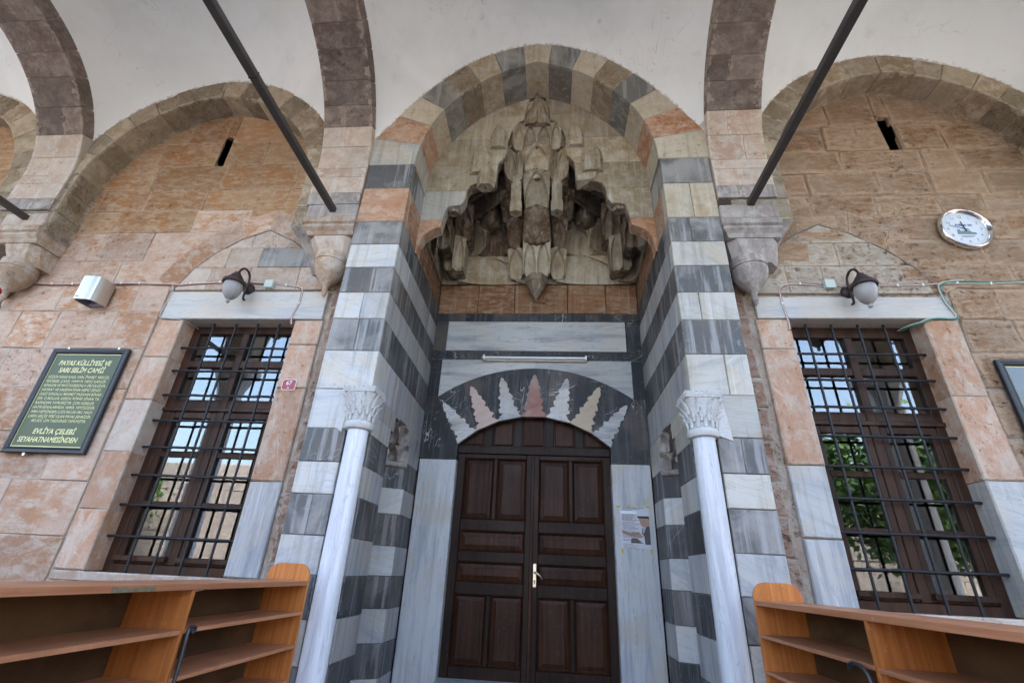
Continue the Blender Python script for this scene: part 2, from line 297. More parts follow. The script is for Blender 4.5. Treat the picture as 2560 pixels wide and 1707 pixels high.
M['lilac'] = plain('lilac_backplate', (0.30, 0.29, 0.45), 0.5, 0, 0.1)
M['clockface'] = plain('clock_face', (0.66, 0.72, 0.78), 0.4, 0, 0.03)
M['box'] = plain('junction_box_plastic', (0.52, 0.60, 0.55), 0.5, 0, 0.1)
M['cable_w'] = plain('white_cable', (0.60, 0.57, 0.53), 0.55, 0, 0.3, 30)
M['cable_r'] = plain('red_cable', (0.30, 0.05, 0.05), 0.5, 0, 0.3, 30)
M['cable_g'] = plain('green_cable', (0.03, 0.20, 0.14), 0.5, 0, 0.2, 30)
M['tube'] = plain('fluorescent_tube', (0.72, 0.74, 0.76), 0.25, 0, 0.05)
M['batten'] = plain('lamp_batten', (0.60, 0.57, 0.50), 0.5, 0, 0.3, 14)
M['brass'] = plain('worn_silver_handle', (0.70, 0.66, 0.52), 0.3, 0.85, 0.2, 40)
M['redglass'] = plain('red_glass', (0.50, 0.01, 0.015), 0.12, 0, 0.1, 5, Coat_Weight=1.0)
M['cane'] = plain('dark_cane', (0.05, 0.055, 0.06), 0.35, 0.5, 0.3, 30)
M['carpet'] = plain('red_carpet', (0.33, 0.015, 0.02), 0.95, 0, 0.4, 60, 0.4)
M['paving'] = stone('courtyard_paving', (0.17, 0.165, 0.155), (0.13, 0.125, 0.115), (0.21, 0.205, 0.195), smear=0.01, lime=0.1)
M['dark_floor'] = plain('dark_unseen_floor', (0.10, 0.075, 0.065), 0.95, 0, 0.4, 40, 0.3)  # unseen floor covering, made dark to cut light bounced up to the vaults
M['bark'] = plain('bark', (0.10, 0.075, 0.05), 0.9, 0, 0.6, 14, 0.6)
M['verdigris'] = plain('verdigris', (0.10, 0.26, 0.23), 0.9, 0, 0.5, 30)
M['room'] = plain('dim_room_wall', (0.10, 0.10, 0.11), 0.9, 0, 0.2, 3)
_t = T('leaf'); _v = _t.pos()
M['leaf'] = _t.out(_t.mix(_t.rnd(), (0.045, 0.12, 0.02), (0.085, 0.17, 0.035)), 0.45, None, Transmission_Weight=0.0, Subsurface_Weight=0.0)

# ------------------------------------------------------------------ mesh helpers
class MB:
    def __init__(s): s.v = []; s.f = []; s.e = []; s.mi = []
    def vert(s, p, e=1.0): s.v.append(tuple(p)); s.e.append(e); return len(s.v) - 1
    def face(s, idx, mi=0): s.f.append(tuple(idx)); s.mi.append(mi)
    def loops(s, ls, cap0=True, cap1=True, closed=True):
        """bridge a list of equal-length vertex-index loops"""
        for a, b in zip(ls[:-1], ls[1:]):
            n = len(a)
            for i in range(n if closed else n - 1):
                j = (i + 1) % n; s.face((a[i], a[j], b[j], b[i]))
        if cap0: s.face(tuple(reversed(ls[0])))
        if cap1: s.face(tuple(ls[-1]))
    def box(s, x0, x1, y0, y1, z0, z1, bev=0.0, e=1.0):
        if bev <= 0:
            i = [s.vert(p, e) for p in ((x0,y0,z0),(x1,y0,z0),(x1,y1,z0),(x0,y1,z0),(x0,y0,z1),(x1,y0,z1),(x1,y1,z1),(x0,y1,z1))]
            for q in ((0,3,2,1),(4,5,6,7),(0,1,5,4),(1,2,6,5),(2,3,7,6),(3,0,4,7)): s.face([i[k] for k in q])
            return
        b = min(bev, abs(x1-x0)*.45, abs(y1-y0)*.45, abs(z1-z0)*.45)
        def ring(z, d): return [s.vert(p, e) for p in ((x0+b,y0+d,z),(x1-b,y0+d,z),(x1-d,y0+b,z),(x1-d,y1-b,z),(x1-b,y1-d,z),(x0+b,y1-d,z),(x0+d,y1-b,z),(x0+d,y0+b,z))]
        s.loops([ring(z0, b), ring(z0+b, 0), ring(z1-b, 0), ring(z1, b)])
    def tube(s, pts, r, n=8, cap=True, smooth=0):
        P = [Vector(p) for p in pts]
        for _ in range(smooth):
            Q = [P[0]]
            for a, b in zip(P[:-1], P[1:]): Q += [a.lerp(b, .25), a.lerp(b, .75)]
            P = Q + [P[-1]]
        rs = r if isinstance(r, (list, tuple)) else None
        ls = []; up = Vector((0.13, 0.31, 0.94))
        for i, p in enumerate(P):
            d = (P[min(i+1, len(P)-1)] - P[max(i-1, 0)]).normalized()
            a = d.cross(up)
            if a.length < 0.05: a = d.cross(Vector((1, 0, 0)))
            a.normalize(); b = d.cross(a); up = -b if False else up
            rr = r if rs is None else rs[min(len(rs)-1, int(round(i*(len(rs)-1)/max(1, len(P)-1))))]
            ls.append([s.vert(p + a*rr*math.cos(2*math.pi*k/n) + b*rr*math.sin(2*math.pi*k/n)) for k in range(n)])
        s.loops(ls, cap, cap)
    def lathe(s, prof, c=(0,0,0), axis='z', n=24, a0=0.0, a1=2*math.pi, caps=True):
        full = abs(a1-a0-2*math.pi) < 1e-6; m = n if full else n+1; ls = []
        for r, h in prof:
            L = []
            for k in range(m):
                t = a0 + (a1-a0)*k/n; u, w = r*math.cos(t), r*math.sin(t)
                p = (u, w, h) if axis == 'z' else ((u, h, w) if axis == 'y' else (h, u, w))
                L.append(s.vert((c[0]+p[0], c[1]+p[1], c[2]+p[2])))
            ls.append(L)
        s.loops(ls, caps and prof[0][0] > 1e-4 and full, caps and prof[-1][0] > 1e-4 and full, full)
    def grid(s, fn, nu, nv, efn=None):
        I = [[s.vert(fn(i/nu, j/nv), efn(i/nu, j/nv) if efn else 1.0) for j in range(nv+1)] for i in range(nu+1)]
        for i in range(nu):
            for j in range(nv): s.face((I[i][j], I[i+1][j], I[i+1][j+1], I[i][j+1]))
    def build(s, name, mat, parent=None, smooth=False, angle=None, recalc=True, mats=None):
        me = bpy.data.meshes.new(name); me.from_pydata(s.v, [], s.f); me.validate()
        if len(s.e) == len(me.vertices):
            at = me.attributes.new('edge', 'FLOAT', 'POINT'); at.data.foreach_set('value', s.e)
        if recalc:
            bm = bmesh.new(); bm.from_mesh(me); bmesh.ops.recalc_face_normals(bm, faces=bm.faces); bm.to_mesh(me); bm.free()
        for m in (mats or [mat]): me.materials.append(M[m] if isinstance(m, str) else m)
        if mats and len(s.mi) == len(me.polygons):
            for p, k in zip(me.polygons, s.mi): p.material_index = k
        if smooth:
            me.shade_smooth()
            if angle is not None: me.set_sharp_from_angle(angle=math.radians(angle))
        o = bpy.data.objects.new(name, me); COL.objects.link(o)
        if parent is not None: o.parent = parent
        return o

def tag(o, label=None, cat=None, group=None, kind=None):
    if label: o['label'] = label
    if cat: o['category'] = cat
    if group: o['group'] = group
    if kind: o['kind'] = kind
    return o
def thing(name, label, cat, group=None):
    o = bpy.data.objects.new(name, None); o.empty_display_size = 0.1; COL.objects.link(o)
    return tag(o, label, cat, group, 'thing')

class Fr:
    """plane frame: U to the right, V up, N out of the surface"""
    def __init__(s, o, U, V): s.o = Vector(o); s.U = Vector(U); s.V = Vector(V); s.N = s.U.cross(s.V)
    def p(s, u, v, n=0.0): return s.o + s.U*u + s.V*v + s.N*n
def FY(y): return Fr((0, y, 0), (1, 0, 0), (0, 0, 1))          # faces -Y, (u,v) = (x,z)
def FXp(x): return Fr((x, 0, 0), (0, 1, 0), (0, 0, 1))         # faces +X, (u,v) = (y,z)
def FXm(x): return Fr((x, 0, 0), (0, -1, 0), (0, 0, 1))        # faces -X, (u,v) = (-y,z)

def area(p): return 0.5*sum(p[i][0]*p[(i+1) % len(p)][1]-p[(i+1) % len(p)][0]*p[i][1] for i in range(len(p)))
def inset(p, d):
    n = len(p); L = []
    for i in range(n):
        (x0, y0), (x1, y1) = p[i], p[(i+1) % n]; l = math.hypot(x1-x0, y1-y0) or 1e-9
        nx, ny = -(y1-y0)/l, (x1-x0)/l; L.append((x0+nx*d, y0+ny*d, (x1-x0)/l, (y1-y0)/l))
    out = []
    for i in range(n):
        a, b = L[i-1], L[i]; den = a[2]*b[3]-a[3]*b[2]
        if abs(den) < 1e-3: out.append((b[0], b[1])); continue
        t = ((b[0]-a[0])*b[3]-(b[1]-a[1])*b[2])/den; out.append((a[0]+a[2]*t, a[1]+a[3]*t))
    return out
def minw(p):
    xs = [q[0] for q in p]; ys = [q[1] for q in p]
    return min(max(xs)-min(xs), max(ys)-min(ys), abs(area(p))/max(max(xs)-min(xs), max(ys)-min(ys), 1e-6))

def clean(p):
    q = [a for i, a in enumerate(p) if math.hypot(a[0]-p[i-1][0], a[1]-p[i-1][1]) > .012]
    return q if len(q) >= 3 else p
def block(poly, fr, depth, mat, parent, name='stone_block', gap=0.003, ch=0.006, edgew=0.05, noff=0.0, bulge=0.0, jit=0.0, sidemid=False, rng=RNG):
    poly = clean(poly)
    if area(poly) < 0: poly = list(reversed(poly))
    if jit: poly = [(u+rng.uniform(-jit, jit), v+rng.uniform(-jit, jit)) for u, v in poly]
    w = minw(poly)
    ch = min(ch, w*0.15)
    def safe(p, d):
        q = inset(p, d); cxx = sum(k[0] for k in p)/len(p); cyy = sum(k[1] for k in p)/len(p)
        bad = area(q) <= 0.15*area(p) or any(math.hypot(a[0]-b[0], a[1]-b[1]) > 4*d+.03 for a, b in zip(p, q))
        return [(cxx+(k[0]-cxx)*.82, cyy+(k[1]-cyy)*.82) for k in p] if bad else q
    p0 = safe(poly, gap) if gap else poly
    p1 = safe(p0, ch) if ch else p0; p2 = safe(p1, min(edgew, w*0.28))
    mb = MB()
    L = [[mb.vert(fr.p(u, v, -depth+noff), 0.0) for u, v in p0]]
    if sidemid: L.append([mb.vert(fr.p(u, v, -depth*0.5+noff), 1.0) for u, v in p0])
    L.append([mb.vert(fr.p(u, v, noff-ch), 0.0) for u, v in p0])
    L.append([mb.vert(fr.p(u, v, noff+(rng.uniform(-1, 1)*jit*0.5 if jit else 0)), 0.12) for u, v in p1])
    L.append([mb.vert(fr.p(u, v, noff+bulge), 1.0) for u, v in p2])
    mb.loops(L, cap0=True, cap1=True)
    return mb.build(name, mat, parent)
def rect(u0, u1, v0, v1): return [(u0, v0), (u1, v0), (u1, v1), (u0, v1)]

def plate(poly, fr, n0, n1, mat, parent, name, bev=0.0):
    """flat piece with thickness n0..n1 (outline may be concave)"""
    if area(poly) < 0: poly = list(reversed(poly))
    mb = MB(); L = [[mb.vert(fr.p(u, v, n0)) for u, v in poly]]
    if bev:
        L.append([mb.vert(fr.p(u, v, n1-bev)) for u, v in poly]); L.append([mb.vert(fr.p(u, v, n1)) for u, v in inset(poly, bev)])
    else: L.append([mb.vert(fr.p(u, v, n1)) for u, v in poly])
    mb.loops(L); return mb.build(name, mat, parent)

def text(body, fr, u, v, size, mat, parent, name='lettering', align='CENTER', width=None, shear=0.0, bold=0.0, n=0.0):
    cu = bpy.data.curves.new('txt', 'FONT'); cu.body = body; cu.size = size; cu.align_x = align; cu.align_y = 'CENTER'
    cu.shear = shear; cu.offset = bold; cu.resolution_u = 3; cu.fill_mode = 'FRONT'
    o = bpy.data.objects.new('txt', cu); COL.objects.link(o); bpy.context.view_layer.update()
    me = bpy.data.meshes.new_from_object(o); bpy.data.objects.remove(o)
    xs = [q.co.x for q in me.vertices] or [0, 1]
    k = (width/(max(xs)-min(xs))) if width and max(xs) > min(xs) else 1.0
    cx = (max(xs)+min(xs))/2 if align == 'CENTER' else min(xs)
    for q in me.vertices: q.co = fr.p(u+(q.co.x-cx)*k, v+q.co.y, n)
    me.name = name; me.materials.clear(); me.materials.append(M[mat])
    o = bpy.data.objects.new(name, me); COL.objects.link(o); o.parent = parent; return o

# arch curves
def pointed(R, e, zs): return lambda dx: zs+math.sqrt(max(0.0, R*R-(abs(dx)+e)**2))
def arch_pts(cx, zs, a, e, n0, n1, th=0.0, k=4):
    """points of a two-centred arch between arc fractions n0..n1 (0 = left spring, 1 = right spring), offset th outward"""
    R = a+e+th; amax = math.acos(e/R)   # right half: centre at cx-e
    out = []
    for i in range(k+1):
        f = n0+(n1-n0)*i/k
        if f <= 0.5: t = (f/0.5)*amax; out.append((cx+e-R*math.cos(t), zs+R*math.sin(t)))
        else: t = ((1-f)/0.5)*amax; out.append((cx-e+R*math.cos(t), zs+R*math.sin(t)))
    return out
def voussoirs(cx, zs, a, e, th, n, fr, depth, mats, parent, name='voussoir', jit=0.0, gap=0.003, ch=0.006, edgew=0.05, cuts=None, rng=RNG):
    cuts = cuts or [i/n for i in range(n+1)]
    for i in range(len(cuts)-1):
        inn = arch_pts(cx, zs, a, e, cuts[i], cuts[i+1], 0, 4); outp = arch_pts(cx, zs, a, e, cuts[i], cuts[i+1], th, 4)
        m = mats[i % len(mats)] if isinstance(mats, list) else mats
        block(inn+list(reversed(outp)), fr, depth, m, parent, name, gap, ch, edgew, rng.uniform(-jit, jit), 0.0, 0.0, True, rng)

# ------------------------------------------------------------------ planes of the building (metres)
YW, YP, YM, YD = -1.45, -1.76, -1.27, 0.0       # window wall, pier front, muqarnas front, door wall
XN, XP = 1.345, 1.85                            # niche half width, pier outer edge
R2 = random.Random(5)

def clip(poly, conv):
    """Sutherland-Hodgman against a convex CCW polygon"""
    out = poly
    for i in range(len(conv)):
        (ax, ay), (bx, by) = conv[i], conv[(i+1) % len(conv)]
        side = lambda p: (bx-ax)*(p[1]-ay)-(by-ay)*(p[0]-ax)
        inp, out = out, []
        for k in range(len(inp)):
            p, q = inp[k-1], inp[k]; sp, sq = side(p), side(q)
            if sp*sq < 0:
                t = sp/(sp-sq); out.append((p[0]+(q[0]-p[0])*t, p[1]+(q[1]-p[1])*t))
            if sq >= 0: out.append(q)
        if len(out) < 3: return []
    return out

def coursed(fr, u0, u1, levels, holes, pick, parent, depth, wlo, whi, jit, nj, rng, bulge=0.0, **kw):
    for z0, z1 in zip(levels[:-1], levels[1:]):
        cuts = sorted({u0, u1} | {h[k] for h in holes if h[3] > z0+.01 and h[2] < z1-.01 for k in (0, 1) if u0 < h[k] < u1})
        for a, b in zip(cuts[:-1], cuts[1:]):
            mid = (a+b)/2; parts = [(z0, z1)]
            for h in holes:
                if h[0] < mid < h[1]:
                    parts = [q for p in parts for q in ((p[0], min(p[1], h[2])), (max(p[0], h[3]), p[1])) if q[1]-q[0] > 0.05]
            for s0, s1 in parts:
                u = a
                while u < b-1e-6:
                    w = rng.uniform(wlo, whi); e = u+w
                    if b-e < wlo*0.6: e = b
                    block(rect(u, e, s0, s1), fr, depth, pick(rng, (u+e)/2, (s0+s1)/2), parent, noff=rng.uniform(-nj, nj), jit=jit, rng=rng, bulge=bulge*rng.random(), **kw)
                    u = e

def tympanum(pts, fr, levels, mats, parent, rng, ringmat):
    conv = pts if area(pts) > 0 else list(reversed(pts))
    xs = [p[0] for p in pts]
    for z0, z1 in zip(levels[:-1], levels[1:]):
        u = min(xs)
        while u < max(xs):
            w = rng.uniform(0.30, 0.62); c = clip(rect(u, u+w, z0, z1), conv); u += w
            if len(c) >= 3 and abs(area(c)) > 0.006 and len(clean(c)) >= 3 and minw(c) > .09:
                block(c, fr, 0.05, mats(rng, u, z0), parent, 'tympanum_stone', noff=0.012+rng.uniform(-.003, .003), rng=rng)
    mb = MB(); mb.tube([fr.p(x, z, .006) for x, z in pts], .011, 6); mb.build('arch_joint', 'mortar_dark', parent)
    mid = (sum(xs)/len(xs), levels[0]-0.5); th = 0.30
    ring = pts; out = []
    for x, z in ring:
        d = Vector((x-mid[0], z-mid[1])).normalized(); out.append((x+d.x*th, z+d.y*th))
    for i in range(len(ring)-1):
        block([ring[i], ring[i+1], out[i+1], out[i]], fr, 0.05, ringmat, parent, 'relieving_voussoir', gap=0.002, noff=0.006+rng.uniform(-.002, .002), rng=rng, ch=0.004)

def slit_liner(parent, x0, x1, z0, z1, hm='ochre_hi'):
    mb = MB(); y0, y1 = YW+0.02, YW+0.6
    for (a, b) in (((x0, z0), (x1, z0)), ((x1, z0), (x1, z1)), ((x1, z1), (x0, z1)), ((x0, z1), (x0, z0))):
        i = [mb.vert((a[0], y0, a[1])), mb.vert((b[0], y0, b[1])), mb.vert((b[0], y1, b[1])), mb.vert((a[0], y1, a[1]))]; mb.face(i)
    i = [mb.vert((x0, y1, z0)), mb.vert((x1, y1, z0)), mb.vert((x1, y1, z1)), mb.vert((x0, y1, z1))]; mb.face(i)
    mb.build('slit_opening', 'mortar_dark', parent)
    c = (x1-x0)/2; xm = (x0+x1)/2
    for sg in (-1, 1):
        P = [(xm+sg*c*1.05, z1+.02), (xm, z1+.02)]+[(xm+sg*c*math.sin(a*math.pi/12), z1-c+c*math.cos(a*math.pi/12)) for a in range(7)]+[(xm+sg*c*1.05, z1-c)]
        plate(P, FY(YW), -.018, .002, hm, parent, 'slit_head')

def wall_core(parent, x0, x1, holes, z1=6.9):
    """lime-mortar body behind the stone faces"""
    mb = MB(); xs = sorted({x0, x1} | {h[k] for h in holes for k in (0, 1)}); y0, y1 = YW+0.022, YW+0.30
    for a, b in zip(xs[:-1], xs[1:]):
        zz = [(0.0, z1)]
        for h in holes:
            if h[0] < (a+b)/2 < h[1]: zz = [q for p in zz for q in ((p[0], min(p[1], h[2])), (max(p[0], h[3]), p[1])) if q[1]-q[0] > 0.01]
        for s0, s1 in zz: mb.box(a, b, y0, y1, s0, s1)
    mb.build('mortar_core', 'mortar', parent)

# ------------------------------------------------------------------ window walls
fw = FY(YW)
WL = thing('stone_wall', 'pinkish ochre ashlar wall with barred window, left of the striped portal', 'wall')
LVL = [0, .42, .83, 1.224, 1.682, 2.12, 2.56, 2.99, 3.435, 3.76, 4.083, 4.483, 4.81, 5.13, 5.535, 5.94, 6.5, 6.9]
slL = (-4.045, -3.93, 5.535, 6.05)
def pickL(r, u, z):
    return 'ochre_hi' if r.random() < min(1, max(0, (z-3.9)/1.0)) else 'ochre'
frameL = (-3.93, -2.08, 0.90, 3.69)
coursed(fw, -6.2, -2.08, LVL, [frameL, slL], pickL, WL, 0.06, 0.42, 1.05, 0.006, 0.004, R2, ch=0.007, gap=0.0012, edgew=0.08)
coursed(fw, -2.08, -1.84, [0, .3, .55, .8, 1.1, 1.4, 1.65, 2.0, 2.3, 2.6, 2.9, 3.2, 3.5, 3.8, 4.2], [], lambda r, u, z: 'rubble', WL, 0.05, 0.2, 0.3, 0.012, 0.012, R2, ch=0.02)
wall_core(WL, -6.2, -1.83, [(-3.64, -2.39, 0.95, 3.40), slL]); slit_liner(WL, *slL)
typL = [(-2.13, 3.69), (-2.24, 3.93), (-2.42, 4.13), (-2.68, 4.33), (-3.0, 4.49), (-3.30, 4.36), (-3.55, 4.17), (-3.74, 3.95), (-3.87, 3.69)]
def pickT(r, u, z):
    k = r.random(); return 'dark_worn' if (3.9 < z < 4.1 and -2.75 < u < -2.3) else ('pale' if k < .8 else ('orange' if (k < .9 and z > 3.9) else 'ochre'))
tympanum(typL, fw, [3.69, 3.98, 4.24, 4.5], pickT, WL, random.Random(21), 'ochre')

WR = thing('stone_wall', 'eroded brown ashlar wall with clock and barred window, right of the portal', 'wall')
LVR = [0, .45, .9, 1.35, 1.8, 2.25, 2.68, 3.04, 3.374, 3.7, 3.98, 4.285, 4.6, 4.874, 5.2, 5.541, 5.94, 6.5, 6.9]
slR = (3.96, 4.11, 5.541, 6.07)
frameR = (2.08, 3.93, 0.90, 3.64)
coursed(fw, 2.08, 6.3, LVR, [frameR, slR], lambda r, u, z: 'rough', WR, 0.06, 0.34, 0.95, 0.020, 0.010, R2, ch=0.014, gap=0.003, edgew=0.10, bulge=0.014)
coursed(fw, 1.84, 2.08, [0, .25, .5, .8, 1.0, 1.3, 1.6, 1.85, 2.2, 2.5, 2.75, 3.1, 3.4, 3.7, 4.0, 4.3], [], lambda r, u, z: 'rubble', WR, 0.05, 0.2, 0.3, 0.014, 0.014, R2, ch=0.02)
wall_core(WR, 1.83, 6.3, [(2.41, 3.62, 0.95, 3.40), slR]); slit_liner(WR, *slR, 'rough')
typR = [(3.90, 3.64), (3.72, 3.93), (3.50, 4.16), (3.22, 4.36), (2.94, 4.476), (2.66, 4.33), (2.40, 4.13), (2.24, 3.9), (2.13, 3.64)]
tympanum(typR, fw, [3.64, 3.96, 4.24, 4.5], lambda r, u, z: 'limewashed', WR, random.Random(8), 'rough')

WF = thing('stone_wall', 'sliver of ochre ashlar wall beyond the corbel at the left edge', 'wall')
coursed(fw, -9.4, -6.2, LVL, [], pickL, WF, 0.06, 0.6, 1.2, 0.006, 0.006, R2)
wall_core(WF, -9.4, -6.2, [])

def surround(parent, jl, jr, lint, sill):
    for (x0, x1, z0, z1, m) in jl+jr: block(rect(x0, x1, z0, z1), fw, 0.20, m, parent, 'jamb_stone', noff=0.010+R2.uniform(-.003, .003), jit=0.004, sidemid=True, ch=0.010, rng=R2)
    x0, x1, z0, z1 = lint
    block(rect(x0, x1, z0, z1), fw, 0.20, 'lintel', parent, 'window_lintel', noff=0.014, jit=0.004, sidemid=True, ch=0.008, rng=R2)
    block(rect(sill[0], sill[1], 0.90, 0.972), fw, 0.22, 'pale', parent, 'window_sill', noff=0.012, jit=0.003, sidemid=True, rng=R2)
    for k in range(2):   # loose joint mortar over the lintel soffit
        pass
surround(WL, [(-3.90, -3.62, .975, 1.45, 'jamb'), (-3.90, -3.62, 1.45, 1.95, 'jamb'), (-3.90, -3.62, 1.95, 2.45, 'pale'), (-3.90, -3.62, 2.45, 2.90, 'jamb'), (-3.90, -3.62, 2.90, 3.33, 'jamb')],
         [(-2.41, -2.11, .975, 1.73, 'white_soft'), (-2.41, -2.11, 1.73, 2.59, 'jamb'), (-2.41, -2.11, 2.59, 3.05, 'jamb'), (-2.41, -2.11, 3.05, 3.33, 'jamb')], (-3.88, -2.12, 3.335, 3.67), (-3.9, -2.1))
surround(WR, [(2.13, 2.43, .975, 1.444, 'white_soft'), (2.13, 2.43, 1.444, 2.0, 'white'), (2.13, 2.43, 2.0, 3.05, 'jamb'), (2.13, 2.43, 3.05, 3.36, 'jamb')],
         [(3.60, 3.90, .975, 1.92, 'white'), (3.60, 3.90, 1.92, 2.62, 'jamb'), (3.60, 3.90, 2.62, 3.36, 'jamb')], (2.14, 3.885, 3.365, 3.605), (2.1, 3.9))

# ------------------------------------------------------------------ blind arches over the window walls
fp = FY(YP)
def blind_arch(cx, label, n, off, rng):
    t = thing('blind_arch', label, 'arch', 'blind arches along the wall')
    cuts = [0]; 
    while cuts[-1] < 1: cuts.append(cuts[-1]+rng.uniform(.75, 1.25)/n)
    k = 1/cuts[-1]; cuts = [c*k for c in cuts]
    voussoirs(cx, 4.87, 1.42, 0.15, 0.55, n, fp, 0.315, 'archstone', t, jit=0.006, gap=0.004, ch=0.010, cuts=cuts, rng=rng)
    for s in (-1, 1):
        x0, x1 = (cx-1.97, cx-1.42) if s < 0 else (cx+1.42, cx+1.97)
        for z0, z1 in ((4.30, 4.56), (4.56, 4.87)): block(rect(x0, x1, z0, z1), fp, 0.315, 'archstone', t, 'springer', noff=rng.uniform(-.004, .004), sidemid=True, rng=rng)
        xa, xb = (x0+.30, x1) if s < 0 else (x0, x1-.30); mb = MB(); Ls = []
        for q, z in ((0, 4.297), (.35, 4.18), (.75, 4.02), (1, 3.86)):
            ya = YP+(.27)*q; e0, e1 = (xa, xb-.22*q) if s < 0 else (xa+.22*q, xb)
            Ls.append([mb.vert(p) for p in ((e0, ya, z), (e1, ya, z), (e1, YW-.004, z), (e0, YW-.004, z))])
        mb.loops(Ls); mb.build('springer_bracket', 'corbel_grey', t)
    mb = MB(); I = arch_pts(cx, 4.87, 1.42, .15, 0, 1, 0.012, 24); O = arch_pts(cx, 4.87, 1.42, .15, 0, 1, .5, 24)
    L = [[mb.vert((x, YP+0.02, z)) for x, z in P] for P in (I, O)]; K = [[mb.vert((x, YW-0.004, z)) for x, z in P] for P in (I, O)]
    for i in range(24):
        mb.face((L[0][i], L[0][i+1], L[1][i+1], L[1][i])); mb.face((K[0][i], K[0][i+1], L[0][i+1], L[0][i]))
    mb.build('mortar_bed', 'mortar', t)
blind_arch(-3.98, 'pointed brown voussoir arch framing the left window wall', 15, 0, random.Random(3))
blind_arch(3.96, 'pointed brown voussoir arch framing the clock wall on the right', 15, 0, random.Random(4))
blind_arch(-7.75, 'piece of voussoir arch cut off at the left edge of the view', 15, 0, random.Random(6))

# ------------------------------------------------------------------ portal
PT = thing('portal', 'tall entrance portal of striped black and white marble with stalactite hood', 'portal')
LV = [5.15, 4.80, 4.34, 4.045, 3.76, 3.47, 3.18, 2.85, 2.48, 2.13, 1.855, 1.60, 1.30, 1.03, .75, .47, .2, 0]
CL = ['dark_worn', 'orange', 'dark_worn', 'white', 'dark_worn', 'white', 'dark_worn', 'white', 'white', 'dark_worn', 'white', 'dark_worn', 'white', 'dark', 'white', 'dark', 'white']
CR = ['dark_worn', 'beige', 'dark_worn', 'white_warm', 'dark_worn', 'white_warm', 'dark_worn', 'white_warm', 'white_warm', 'dark_worn', 'white_warm', 'dark_worn', 'white', 'dark_worn', 'white', 'dark', 'white']
CV = ['white_soft', 'orange', 'dark', 'white_soft', 'dark', 'white_soft', 'dark', 'white_soft', 'white_soft', 'dark', 'white_soft', 'dark', 'white_soft', 'dark', 'white_soft', 'dark', 'white_soft']
NY0, NY1, ND = -1.115, -0.425, 0.30             # side niche in each reveal
R3 = random.Random(17)
